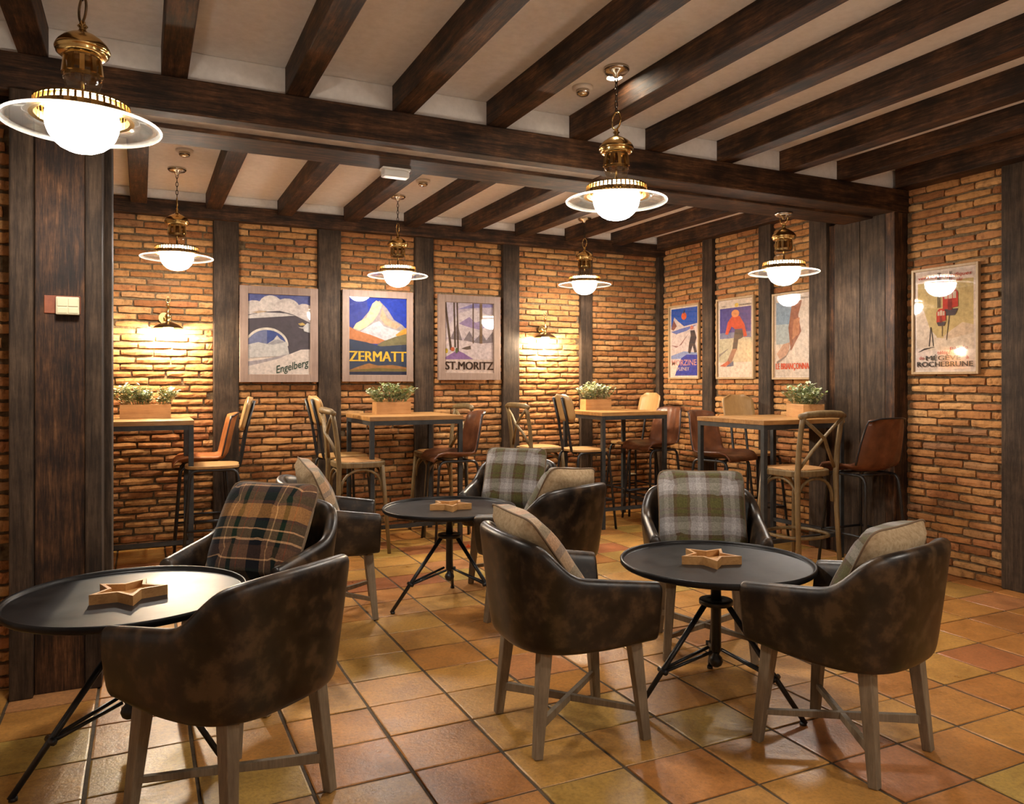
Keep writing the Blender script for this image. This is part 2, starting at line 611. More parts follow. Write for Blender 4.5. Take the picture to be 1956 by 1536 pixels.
def tile_mesh(k):
    rnd = random.Random(k)
    w, h = TX / 2 - JX, TY / 2 - 0.0046
    rings = []
    for inset, z in ((0.0, -0.03), (0.0, -0.003), (0.0015, -0.0008), (0.006, 0.0)):
        ring = []
        for sx, sy in ((-1, -1), (0, -1), (1, -1), (1, 0), (1, 1), (0, 1), (-1, 1), (-1, 0)):
            j = rnd.uniform(-0.0018, 0.0018)
            ring.append((sx * (w - inset) + j, sy * (h - inset) + rnd.uniform(-0.0012, 0.0012), z))
        rings.append(ring)
    b = MB()
    vs = [p for r_ in rings for p in r_] + [(0, 0, 0.0006)]
    fs = []
    for i in range(3):
        for j in range(8):
            fs.append((i * 8 + j, i * 8 + (j + 1) % 8, (i + 1) * 8 + (j + 1) % 8, (i + 1) * 8 + j))
    for j in range(8):
        fs.append((24 + j, 24 + (j + 1) % 8, 32))
    b.add(vs, fs)
    me = b.mesh('tile')
    me.materials.append(M['tile'])
    return me


tile_meshes = [tile_mesh(k) for k in range(6)]
spots = []
for i in range(-12, 16):
    for j in range(-20, 18):
        x, y = 0.866 + TX * (i + 0.5), 2.62 + TY * (j + 0.5)
        if ROOM_X0 < x < ROOM_X1 + 0.1 and ROOM_Y0 < y < BACK_Y + 0.1:
            s = seen(x, y, 0)
            vis = s is not None and -120 < s[0] < IMG_W + 120 and s[1] < IMG_H + 130
            spots.append((0 if vis else 1, s[2] if s else 99, x, y))
spots.sort()
rest = MB()
for n, (inv, d, x, y) in enumerate(spots):
    me = tile_meshes[n % 6]
    if not inv and n < 300:
        o = bpy.data.objects.new('tile', me)
        o.location = (x, y, random.uniform(-0.0012, 0.0012))
        o.rotation_euler = (random.uniform(-0.004, 0.004), random.uniform(-0.004, 0.004), R(180) * (n % 2) + random.uniform(-0.004, 0.004))
        o.parent = floor
        COL.objects.link(o)
    else:
        rest.add([(v.co.x + x, v.co.y + y, v.co.z) for v in me.vertices], [tuple(p.vertices) for p in me.polygons])
o = rest.build('far_tiles', M['tile'], floor)
o['kind'] = 'stuff'

# brick walls
BL, BH, CO = 0.236, 0.043, 0.0585


def brick_mesh(k):
    rnd = random.Random(100 + k)
    nx, nz = 6, 3
    vs, fs = [], []
    for j in range(nz):
        for i in range(nx):
            u, w = i / (nx - 1) * 2 - 1, j / (nz - 1) * 2 - 1
            edge = max(abs(u) > 0.99, abs(w) > 0.99)
            corner = abs(u) > 0.99 and abs(w) > 0.99
            x = u * BL / 2 * (0.988 if corner else 1.0) + (rnd.uniform(-0.003, 0.003) if abs(u) > 0.9 else 0)
            z = w * BH / 2 * (0.93 if corner else 1.0) + rnd.uniform(-0.0028, 0.0028)
            y = -0.021 + (0.0075 if corner else 0.004 if edge else 0.0) + rnd.uniform(-0.0025, 0.0025)
            vs.append((x, y, z))
    for j in range(nz - 1):
        for i in range(nx - 1):
            a = j * nx + i
            fs.append((a, a + 1, a + 1 + nx, a + nx))
    ring = [i for i in range(nx)] + [nx - 1 + nx] + [nx * 2 + nx - 1 - i for i in range(nx)] + [nx]
    base = len(vs)
    for q in ring:
        x, y, z = vs[q]
        vs.append((x * 1.01, 0.012, z * 1.06))
    L = len(ring)
    for q in range(L):
        fs.append((ring[(q + 1) % L], ring[q], base + q, base + (q + 1) % L))
    b = MB()
    b.add(vs, fs)
    me = b.mesh('brick', fix=False)
    me.materials.append(M['brick'])
    for p in me.polygons:
        p.use_smooth = False
    return me


brick_meshes = [brick_mesh(k) for k in range(10)]


def lay_bricks(wall, to_world, rz, segs, z0, z1, hidden, limit=300, seed=1):
    """to_world(u, z) -> point on the wall face; segs: spans of u between studs; hidden(u, z): behind a poster"""
    rnd = random.Random(seed)
    todo = []
    row = 0
    z = z0 + CO / 2
    while z < z1:
        for (a, b) in segs:
            u = a - rnd.uniform(0.0, 0.06) - (0.125 if row % 2 else 0.0)
            while u < b:
                ln = rnd.choice((0.236, 0.24, 0.23, 0.245, 0.21))
                p, q = max(u, a + 0.004), min(u + ln, b - 0.004)
                if q - p > 0.035:
                    c = (p + q) / 2
                    wpt = to_world(c, z)
                    s = seen(*wpt)
                    score = 1e9
                    if s and -40 < s[0] < IMG_W + 40 and -40 < s[1] < IMG_H + 40 and not hidden(c, z):
                        score = s[2] / (q - p)
                    todo.append((score, c, z + rnd.uniform(-0.003, 0.003), q - p, rnd.randrange(10), rnd.uniform(0.86, 1.1),
                                 rnd.uniform(-0.018, 0.018), rnd.uniform(-0.004, 0.003)))
                u += ln + rnd.uniform(0.010, 0.018)
        z += CO
        row += 1
    todo.sort()
    rot = Matrix.Rotation(rz, 4, 'Z')
    rest_b = MB()
    for n, (score, c, zz, ln, k, hs, roll, dep) in enumerate(todo):
        x, y, zw = to_world(c, zz)
        mat = Matrix.Translation((x, y, zw)) @ rot @ Matrix.Translation((0, dep, 0)) @ Matrix.Rotation(roll, 4, 'Y') @ Matrix.Diagonal((ln / BL, 1, hs, 1))
        if n < limit and score < 1e8:
            o = bpy.data.objects.new('brick', brick_meshes[k])
            o.matrix_world = mat
            COL.objects.link(o)
            o.parent = wall
        else:
            me = brick_meshes[k]
            rest_b.add([mat @ v.co for v in me.vertices], [tuple(p.vertices) for p in me.polygons])
    if rest_b.v:
        me = rest_b.mesh('brick_rest', fix=False)
        o = obj('remaining_bricks', me, M['brick'], wall)
        o['kind'] = 'stuff'


POST_BACK = [(0.551, 0.754), (1.429, 1.632), (2.335, 2.519), (3.25, 3.431), (4.148, 4.289)]
POST_RIGHT = [(5.328, 5.48), (6.126, 6.277)]
# poster rectangles: u0, u1, z0, z1
POSTER_BACK = [(0.757, 1.419, 1.366, 2.196), (1.637, 2.303, 1.37, 2.205), (2.554, 3.205, 1.385, 2.205)]
POSTER_RIGHT = [(6.339, 6.846, 1.396, 2.181), (5.55, 6.075, 1.395, 2.182), (4.82, 5.317, 1.389, 2.16)]
POSTER_FRONT = [(3.396, 3.906, 1.425, 2.195)]


def behind(rects, m=0.1):
    return lambda u, z: any(a + m < u < b - m and c + 0.03 < z < d - 0.03 for a, b, c, d in rects)


def stud(name, x0, x1, y0, y1, z0, z1, mat, parent):
    o = MB().box(x0, x1, y0, y1, z0, z1).build(name, mat, parent, bevel=0.006)
    return o


# back wall of the alcove
wall_back = structure(MB().box(-1.3, ROOM_X1 + 0.3, BACK_Y, BACK_Y + 0.2, 0, CEIL).build('wall_back', M['mortar']), 'brick back wall with dark timber studs')
segs, prev = [], -0.75
for a, b in POST_BACK:
    segs.append((prev, a))
    prev = b
segs.append((prev, 5.13))
lay_bricks(wall_back, lambda u, z: (u, BACK_Y, z), 0.0, segs, 0.0, 2.74, behind(POSTER_BACK), seed=3)
for a, b in POST_BACK:
    stud('stud', a, b, BACK_Y - 0.055, BACK_Y + 0.01, 0, 2.75, M['stud_z'], wall_back)
stud('stud', 5.125, 5.2, BACK_Y - 0.075, BACK_Y, 0, 2.75, M['stud_z'], wall_back)
structure(stud('trim_1', -1.3, 5.2, BACK_Y - 0.11, BACK_Y - 0.001, 2.735, 2.865, M['beam_x'], None), 'dark wall plate beam along the top of the back wall')
stud('infill_panel', -1.3, 5.2, BACK_Y - 0.09, BACK_Y + 0.01, 2.865, CEIL, M['plaster'], ceiling)

# alcove right wall
wall_ar = structure(MB().box(ROOM_X1, ROOM_X1 + 0.2, 4.6, BACK_Y + 0.2, 0, CEIL).build('wall_alcove_right', M['mortar']), 'brick side wall of the alcove')
segs, prev = [], 4.78
for a, b in POST_RIGHT:
    segs.append((prev, a))
    prev = b
segs.append((prev, 6.975))
lay_bricks(wall_ar, lambda u, z: (ROOM_X1, u, z), -R(90), segs, 0.0, 2.83, behind(POSTER_RIGHT), seed=5)
for a, b in POST_RIGHT:
    stud('stud', ROOM_X1 - 0.055, ROOM_X1 + 0.01, a, b, 0, 2.81, M['stud_z'], wall_ar)
structure(stud('trim_2', ROOM_X1 - 0.13, ROOM_X1 - 0.001, 4.44, BACK_Y - 0.11, 2.80, CEIL, M['beam_y'], None), 'dark wall plate beam above the alcove side wall')

# main room right wall
wall_r = structure(MB().box(ROOM_X1, ROOM_X1 + 0.2, ROOM_Y0, 4.6, 0, CEIL).build('wall_right', M['mortar']), 'brick right wall of the front room')
lay_bricks(wall_r, lambda u, z: (ROOM_X1, u, z), -R(90), [(2.2, 3.07), (3.245, 3.968)], 0.0, 2.82, behind(POSTER_FRONT), seed=8)
stud('stud', ROOM_X1 - 0.05, ROOM_X1 + 0.01, 3.07, 3.24, 0, 2.81, M['stud_z'], wall_r)
structure(stud('trim_3', ROOM_X1 - 0.17, ROOM_X1 - 0.001, ROOM_Y0, 3.95, 2.80, CEIL, M['beam_y'], None), 'dark wall plate beam above the front room right wall')

# brick wall left of the left pillar, and the unseen walls
wall_l = structure(MB().box(ROOM_X0, -0.515, 4.12, 4.3, 0, 2.62).build('wall_left', M['mortar']), 'dark brick wall beyond the left pillar')
lay_bricks(wall_l, lambda u, z: (u, 4.12, z), 0.0, [(-1.3, -0.515)], 0.0, 2.58, lambda u, z: False, seed=11)
structure(MB().box(-1.5, -1.3, 4.3, BACK_Y + 0.2, 0, CEIL).build('wall_alcove_left', M['mortar']), 'end wall of the alcove')
structure(MB().box(ROOM_X0 - 0.2, ROOM_X0, ROOM_Y0 - 0.2, 4.3, 0, CEIL).build('wall_side', M['plaster']), 'plaster wall on the left of the front room')
structure(MB().box(ROOM_X0 - 0.2, ROOM_X1 + 0.2, ROOM_Y0 - 0.2, ROOM_Y0, 0, CEIL).build('wall_front', M['plaster']), 'plaster wall behind the viewer')

# joists (parts of the ceiling)
for k, x in enumerate([-2.18, -1.62, -1.05, -0.486, 0.083, 0.649, 1.202, 1.747, 2.281, 2.824, 3.388, 3.93, 4.474]):
    stud('joist', x, x + 0.115, ROOM_Y0, 4.0, 2.805, CEIL + 0.005, M['beam_y'], ceiling)
for k, x in enumerate([-0.65, -0.08, 0.486, 1.067, 1.646, 2.21, 2.79, 3.36, 3.93, 4.49]):
    stud('joist', x, x + 0.122, 4.36, BACK_Y - 0.08, 2.815, CEIL + 0.005, M['beam_y'], ceiling)
for y in (3.985, 4.35):
    stud('infill_panel', ROOM_X0, ROOM_X1, y, y + 0.03, 2.804, CEIL, M['plaster'], ceiling)

# girder between the two rooms
girder = tag(empty('timber_girder', (0, 4.2, 2.62)), 'long dark double timber girder crossing the room under the joists', 'beam')


def world_part(name, mb, mats, parent, **kw):
    o = mb.build(name, mats, parent, **kw)
    o.matrix_parent_inverse = Matrix.Translation(parent.location).inverted()
    return o


world_part('front_beam', MB().box(ROOM_X0, ROOM_X1 - 0.001, 3.95, 4.055, 2.635, 2.804), M['beam_x'], girder, bevel=0.008)
world_part('painted_sheen_strip', MB().box(-0.2, 2.55, 4.05, 4.165, 2.642, 2.75), M['strip'], girder)  # pale colour paints a sheen of light along the girder underside
world_part('filler_board', MB().box(2.55, ROOM_X1 - 0.001, 4.05, 4.165, 2.637, 2.75), M['beam_x'], girder, bevel=0.004)
world_part('rear_beam', MB().box(ROOM_X0, ROOM_X1 - 0.001, 4.16, 4.44, 2.62, 2.804), M['beam_x'], girder, bevel=0.008)

# pillars
pl = tag(empty('timber_pillar', (-0.31, 4.15, 0)), 'thick dark plank-clad pillar at the left, carrying a switch box', 'pillar')
world_part('plank', MB().box(-0.513, -0.424, 3.925, 4.12, 0, 2.64), M['stud_z'], pl, bevel=0.006)
world_part('plank', MB().box(-0.422, -0.228, 3.962, 4.2, 0, 2.64), M['beam_z'], pl, bevel=0.005)
world_part('plank', MB().box(-0.226, -0.16, 3.935, 4.2, 0, 2.64), M['stud_z'], pl, bevel=0.006)
world_part('plank', MB().box(-0.42, -0.128, 4.2, 4.44, 0, 2.63), M['stud_z'], pl, bevel=0.006)

pr = tag(empty('timber_pier', (5.12, 4.4, 0)), 'dark plank-clad timber pier on the right wall below the girder end', 'pillar')
world_part('plank', MB().box(5.05, 5.1995, 4.05, 4.275, 0, 2.64), M['stud_z'], pr, bevel=0.005)
world_part('plank', MB().box(5.05, 5.1995, 4.28, 4.52, 0, 2.64), M['stud_z'], pr, bevel=0.005)
world_part('plank', MB().box(5.08, 5.1995, 4.52, 4.6, 0, 2.64), M['beam_z'], pr)
world_part('plank', MB().box(5.045, 5.1995, 4.60, 4.785, 0, 2.80), M['stud_z'], pr, bevel=0.006)
world_part('corner_post', MB().box(5.052, 5.199, 3.97, 4.05, 0, 2.64), M['beam_z'], pr, bevel=0.005)

# ------------------------------------------------------------------ pendants
def chain(mb, z0, z1):
    n = max(2, int((z1 - z0) / 0.026))
    step = (z1 - z0) / n
    for i in range(n):
        zc = z0 + (i + 0.5) * step
        pts = []
        for k in range(10):
            a = 2 * math.pi * k / 10
            p = (0.0075 * math.cos(a), 0.0, zc + step * 0.62 * math.sin(a))
            pts.append(p if i % 2 else (0, p[0], p[2]))
        mb.tube(pts, 0.0023, 5, closed=True)


def pendant(x, y, zrim, ztop, label, ring_mat='brass', spin=0):
    t = tag(empty('pendant_lamp', (x, y, zrim), R(spin)), label, 'lamp', 'brass pendant lamps with opal globes')
    t.scale = (1.07, 1.07, 1.07)
    h = (ztop - zrim) / 1.07
    MB().lathe([(0.0, h), (0.06, h), (0.062, h - 0.012), (0.05, h - 0.024), (0.018, h - 0.03), (0.012, h - 0.045), (0.0, h - 0.045)], 24).build('canopy', M['chrome'], t, smooth=True)
    cm = MB()
    chain(cm, 0.408, h - 0.04)
    cm.build('chain', M['chain'], t, smooth=True)
    MB().tube([(0, 0.036 * math.cos(a), 0.376 + 0.039 * math.sin(a)) for a in [2 * math.pi * k / 20 for k in range(20)]], 0.0042, 7, closed=True).build('ring', M[ring_mat], t, smooth=True)
    MB().lathe([(0.0, 0.342), (0.008, 0.338), (0.010, 0.328), (0.016, 0.322), (0.009, 0.314), (0.014, 0.306), (0.022, 0.301), (0.040, 0.292), (0.058, 0.280), (0.072, 0.266), (0.079, 0.254),
                (0.082, 0.247), (0.080, 0.240), (0.074, 0.236), (0.077, 0.231), (0.068, 0.224), (0.058, 0.220), (0.0, 0.221)], 32).build('cap', M['brass'], t, smooth=True)
    gal = MB()
    gal.lathe([(0.054, 0.224), (0.056, 0.224), (0.056, 0.212), (0.054, 0.212)], 30, close=True)
    gal.lathe([(0.054, 0.166), (0.057, 0.166), (0.057, 0.152), (0.054, 0.152)], 30, close=True)
    for k in range(10):
        a = 2 * math.pi * k / 10
        gal.bar((0.055 * math.cos(a), 0.055 * math.sin(a), 0.214), (0.055 * math.cos(a), 0.055 * math.sin(a), 0.164), 0.014, None, 0.003, None, up=(math.cos(a), math.sin(a), 0))
    gal.build('gallery', M['brass'], t)
    MB().lathe([(0.049, 0.222), (0.049, 0.160), (0.053, 0.152), (0.058, 0.148), (0.058, 0.140), (0.053, 0.132), (0.050, 0.095), (0.056, 0.078)], 28).build('chimney', M['chimney'], t, smooth=True)
    MB().lathe([(0.0, 0.222), (0.006, 0.222), (0.006, 0.075), (0.0, 0.075)], 8).build('lamp_stem', M['brass'], t, smooth=True)
    top = MB()
    top.lathe([(0.006, 0.086), (0.058, 0.082), (0.075, 0.077), (0.100, 0.074), (0.138, 0.071), (0.138, 0.068), (0.006, 0.076)], 40, close=True)
    top.build('crown_plate', M['dark_brass'], t, smooth=True)
    cr = MB()
    cr.lathe([(0.137, 0.0715), (0.141, 0.0715), (0.141, 0.066), (0.137, 0.066)], 48, close=True)
    cr.lathe([(0.137, 0.048), (0.142, 0.048), (0.144, 0.034), (0.137, 0.034)], 48, close=True)
    for k in range(44):
        a = 2 * math.pi * k / 44
        cr.bar((0.139 * math.cos(a), 0.139 * math.sin(a), 0.067), (0.139 * math.cos(a), 0.139 * math.sin(a), 0.047), 0.0075, None, 0.003, None, up=(math.cos(a), math.sin(a), 0))
    cr.build('crown_ring', M['brass'], t)
    bd = MB()
    for k in range(56):
        a = 2 * math.pi * k / 56
        cx, cy = 0.146 * math.cos(a), 0.146 * math.sin(a)
        bd.lathe([(0, 0.0045), (0.0045, 0), (0, -0.0045)], 6, cx, cy, 0.030)
    bd.lathe([(0.137, 0.034), (0.146, 0.030), (0.152, 0.022), (0.137, 0.024)], 48, close=True)
    bd.build('bead_ring', M['brass'], t)
    sh = MB().lathe([(0.150, 0.0245), (0.175, 0.018), (0.205, 0.009), (0.232, 0.001), (0.232, -0.001), (0.205, 0.007), (0.175, 0.016), (0.150, 0.0225)], 56, close=True).build('glass_shade', M['shade_glass'], t, smooth=True)
    MB().tube([(0.2325 * math.cos(a), 0.2325 * math.sin(a), -0.001) for a in [2 * math.pi * k / 56 for k in range(56)]], 0.0048, 7, closed=True).build('shade_rim', M['shade_rim'], sh, smooth=True)
    gp = [(0.096, 0.062), (0.104, 0.046), (0.108, 0.026), (0.108, 0.006), (0.105, -0.012), (0.097, -0.034), (0.084, -0.054), (0.065, -0.071), (0.042, -0.082), (0.018, -0.0875), (0.0, -0.0885)]
    MB().lathe(gp, 36).build('globe', M['globe'], t, smooth=True)
    return t


pendant(-0.184, 3.07, 2.265, CEIL, 'brass pendant lamp with opal globe, large in the upper left corner', 'dark_brass', 20)
pendant(2.145, 3.274, 2.277, CEIL, 'brass pendant lamp with opal globe hanging below the bright ceiling spot')
pendant(0.237, 6.22, 2.285, CEIL, 'brass pendant lamp with opal globe over the high table behind the left pillar')
pendant(1.957, 6.33, 2.265, CEIL, 'brass pendant lamp with opal globe in front of the blue mountain poster')
pendant(3.845, 6.42, 2.30, CEIL, 'brass pendant lamp with opal globe above the right wall sconce')
pendant(4.285, 4.3, 2.178, 2.62, 'brass pendant lamp with opal globe hanging from the girder near the right pier')
# extra unseen pendants, added to brighten the front of the room
pendant(3.0, 0.55, 2.22, CEIL, 'brass pendant lamp with opal globe, added unseen on the right for fill light')
pendant(1.5, -0.9, 2.27, CEIL, 'brass pendant lamp with opal globe, added unseen behind the viewer for fill light')


# ------------------------------------------------------------------ wall sconces
def sconce(x, z, label, turn):
    t = tag(empty('wall_sconce', (x, BACK_Y - 0.02, z)), label, 'lamp', 'brass wall sconces')
    t.scale = (1.25, 1.1, 1.35)
    MB().tube([(0, 0.0, 0.02), (0, -0.012, 0.02)], 0.034, 16).build('wall_plate', M['brass'], t)
    MB().tube([(0, -0.01, 0.02), (turn * 0.02, -0.05, 0.0), (turn * 0.05, -0.085, 0.01), (turn * 0.055, -0.10, 0.035)], 0.007, 8).build('arm', M['brass'], t, smooth=True)
    bx, by = turn * 0.055, -0.105
    MB().lathe([(0.0, 0.10), (0.012, 0.098), (0.016, 0.092), (0.006, 0.086), (0.006, 0.045), (0.017, 0.036), (0.019, 0.02), (0.012, 0.008), (0.016, 0.0), (0.018, -0.012), (0.0, -0.012)], 18, bx, by).build('stem', M['brass'], t, smooth=True)
    MB().tube([(bx + 0.012 * math.cos(a), by, 0.125 + 0.018 * math.sin(a)) for a in [2 * math.pi * k / 14 for k in range(14)]], 0.0025, 6, closed=True).build('ring', M['brass'], t, smooth=True)
    MB().lathe([(0.018, -0.008), (0.030, -0.012), (0.060, -0.024), (0.090, -0.042), (0.094, -0.048), (0.086, -0.043), (0.055, -0.028), (0.018, -0.015)], 28, bx, by, close=True).build('shade', M['dark_brass'], t, smooth=True)
    MB().lathe([(0.0, -0.016), (0.014, -0.018), (0.018, -0.03), (0.030, -0.045), (0.034, -0.062), (0.030, -0.078), (0.016, -0.09), (0.0, -0.094)], 18, bx, by).build('bulb', M['bulb'], t, smooth=True)


sconce(0.17, 1.87, 'brass wall sconce glowing beside the left pillar', 0.4)
sconce(3.70, 1.875, 'brass wall sconce glowing between two studs of the back wall', -0.3)

# ------------------------------------------------------------------ ceiling fittings
def spot(x, y, label):
    t = tag(empty('ceiling_spotlight', (x, y, CEIL)), label, 'spotlight')
    MB().lathe([(0.034, 0.0), (0.052, 0.0), (0.052, -0.008), (0.046, -0.014), (0.034, -0.010)], 24, close=True).build('bezel', M['white_plastic'], t, smooth=True)
    MB().lathe([(0.0, -0.012), (0.018, -0.011), (0.034, -0.006), (0.034, -0.002), (0.0, -0.002)], 20).build('lens', M['spot'], t, smooth=True)


spot(2.19, 3.36, 'small bright round spotlight on the ceiling above a pendant chain')


def detector(x, y, label):
    t = tag(empty('smoke_detector', (x, y, CEIL)), label, 'smoke detector')
    MB().lathe([(0.0, 0.0), (0.056, 0.0), (0.056, -0.012), (0.048, -0.018), (0.0, -0.018)], 24).build('base', M['white_plastic'], t, smooth=True)
    MB().lathe([(0.036, -0.018), (0.036, -0.034), (0.030, -0.044), (0.012, -0.05), (0.0, -0.05)], 20).build('sensor_head', M['chrome'], t, smooth=True)


detector(0.264, 5.7, 'round smoke detector on the alcove ceiling behind the left globe lamp')
detector(1.985, 5.76, 'round smoke detector on the alcove ceiling beside the emergency light')
detector(2.122, 3.563, 'round smoke detector on the front room ceiling near the bright spot')
t = tag(empty('emergency_light', (1.343, 4.40, 2.62)), 'small white emergency light box under the girder', 'light box')
MB().box(-0.085, 0.085, -0.045, 0.035, -0.012, 0.0).build('mounting_plate', M['white_plastic'], t, bevel=0.003)
MB().box(-0.078, 0.078, -0.04, 0.03, -0.052, -0.012).build('housing', M['white_plastic'], t, bevel=0.008)

# ------------------------------------------------------------------ switch box and sockets
t = tag(empty('switch_box', (-0.32, 3.962, 1.712)), 'cream double switch box on a rusty plate on the left pillar', 'switch')
MB().box(-0.066, 0.075, -0.006, 0.0, -0.036, 0.044).build('backing_plate', M['rust'], t, bevel=0.003)
bx = MB().box(-0.018, 0.072, -0.046, -0.006, -0.042, 0.036).build('housing', M['cream'], t, bevel=0.004)
for k in (0, 1):
    MB().box(-0.012 + 0.042 * k, 0.026 + 0.042 * k, -0.050, -0.044, -0.006, 0.030).build('rocker', M['cream'], bx, bevel=0.002)
    MB().box(-0.012 + 0.042 * k, 0.026 + 0.042 * k, -0.049, -0.044, -0.036, -0.010).build('rocker', M['cream'], bx, bevel=0.002)


def socket(loc, rz, label):
    t_ = tag(empty('power_socket', loc, rz), label, 'socket')
    MB().box(-0.036, 0.036, -0.010, 0.0, -0.045, 0.045).build('plate', M['cream'], t_, bevel=0.003)
    MB().lathe([(0.0, 0.0), (0.021, 0.0), (0.021, 0.004), (0.019, 0.004), (0.019, 0.001), (0.0, 0.001)], 16).build('outlet', M['white_plastic'], t_)
    ch = children(t_)[-1]
    ch.location = (0, -0.0102, 0)
    ch.rotation_euler = (R(90), 0, 0)


socket((4.79, BACK_Y - 0.016, 0.375), 0, 'cream power socket low on the back wall behind the third high table')

# ------------------------------------------------------------------ posters
def flat_mat(col):
    # printed inks are slightly uneven
    key = 'ink_%02x%02x%02x' % tuple(max(0, min(255, int(c * 255))) for c in col)
    if key not in M:
        M[key] = mottled(key, [(0.3, tuple(c * 0.72 for c in col)), (0.7, tuple(min(1, c * 1.15) for c in col))], nscale=38.0, rough=0.75, bmp=0.0, rnd=0, spec=0.2)
    return M[key]


def lettering(parent, text, x, y, z, height, col, width=None, shear=0.0, bold=0.0, align='CENTER', rot=0.0, twin=0.0):
    cu = bpy.data.curves.new('lettering', 'FONT')
    cu.body = text
    cu.size = 1.0
    cu.shear = shear
    cu.offset = bold
    cu.align_x = 'LEFT'
    cu.resolution_u = 3
    tmp = bpy.data.objects.new('tmp_text', cu)
    COL.objects.link(tmp)
    dg = bpy.context.evaluated_depsgraph_get()
    me = bpy.data.meshes.new_from_object(tmp.evaluated_get(dg))
    bpy.data.objects.remove(tmp)
    xs = [v.co.x for v in me.vertices]
    ys = [v.co.y for v in me.vertices]
    w, h0 = max(xs) - min(xs), max(ys) - min(ys)
    sy = height / h0
    sx = (width / w) if width else sy
    x0, y0 = min(xs), min(ys)
    off = {'CENTER': -w / 2, 'LEFT': 0, 'RIGHT': -w}[align]
    ca, sa = math.cos(rot), math.sin(rot)
    for v in me.vertices:
        px, pz = (v.co.x - x0 + off) * sx, (v.co.y - y0) * sy
        v.co = (x + px * ca - pz * sa, y, z + px * sa + pz * ca)
    if twin:
        n0 = len(me.vertices)
        vs = [tuple(v.co) for v in me.vertices]
        fs = [tuple(p.vertices) for p in me.polygons]
        allv, allf = [], []
        for q, dx in enumerate((-twin, 0.0, twin)):
            allv += [(a_ + dx * height, b_ - 0.00008 * q, c_) for a_, b_, c_ in vs]
            allf += [tuple(i + n0 * q for i in f) for f in fs]
        me = bpy.data.meshes.new('lettering')
        me.from_pydata(allv, [], allf)
    me.materials.clear()
    return obj('lettering', me, flat_mat(col), parent)


def poster(loc, rz, w, h, fw, frame_mat, label, shapes, texts, border=0.0, paper=(0.66, 0.53, 0.43), depth=0.03):
    """local: x right, z up, front towards -y; w x h outer size, fw frame width"""
    t_ = tag(empty('framed_poster', loc, rz), label, 'poster', 'framed ski posters')
    fr = M[frame_mat]
    for a in ((0, fw, 0, h), (w - fw, w, 0, h)):
        MB().box(a[0], a[1], -depth, 0, a[2], a[3]).build('frame_side', fr, t_, bevel=0.002)
    for a in ((fw, w - fw, 0, fw), (fw, w - fw, h - fw, h)):
        MB().box(a[0], a[1], -depth, 0, a[2], a[3]).build('frame_side', fr, t_, bevel=0.002)
    MB().box(fw, w - fw, -depth * 0.45, -0.002, fw, h - fw).build('paper', flat_mat(paper), t_)
    x0, z0, pw, ph = fw + border, fw + border, w - 2 * fw - 2 * border, h - 2 * fw - 2 * border
    g_ = MB()
    mats, idx = [], {}
    for k, (col, poly) in enumerate(shapes):
        if col not in idx:
            idx[col] = len(mats)
            mats.append(flat_mat(col))
        y = -depth * 0.45 - 0.0004 - 0.00025 * k
        g_.add([(x0 + u * pw, y, z0 + v * ph) for u, v in poly], [tuple(range(len(poly)))], idx[col])
    me = g_.mesh('print', fix=False)
    pt = obj('print', me, mats, t_)
    yl = -depth * 0.45 - 0.0008 - 0.00025 * len(shapes)
    for s in texts:
        kw = dict(s[5]) if len(s) > 5 else {}
        if 'width' in kw:
            kw['width'] *= pw
        lettering(pt, s[0], x0 + s[1] * pw, yl, z0 + s[2] * ph, s[3] * ph, s[4], **kw)
    MB().box(fw - 0.002, w - fw + 0.002, -depth * 0.80, -depth * 0.72, fw - 0.002, h - fw + 0.002).build('glass_pane', M['pane'], t_)
    return t_


def circ(cx, cy, rx, ry, a0=0, a1=360, n=18):
    return [(cx + rx * math.cos(R(a0 + (a1 - a0) * k / n)), cy + ry * math.sin(R(a0 + (a1 - a0) * k / n))) for k in range(n + 1 if a1 - a0 < 360 else n)]


def rect(a, b, c, d):
    return [(a, c), (b, c), (b, d), (a, d)]


WHT, CRM, BLU, DBL, GRY, DGR = (0.72, 0.64, 0.58), (0.70, 0.56, 0.40), (0.02, 0.04, 0.30), (0.045, 0.06, 0.17), (0.25, 0.22, 0.23), (0.075, 0.06, 0.07)
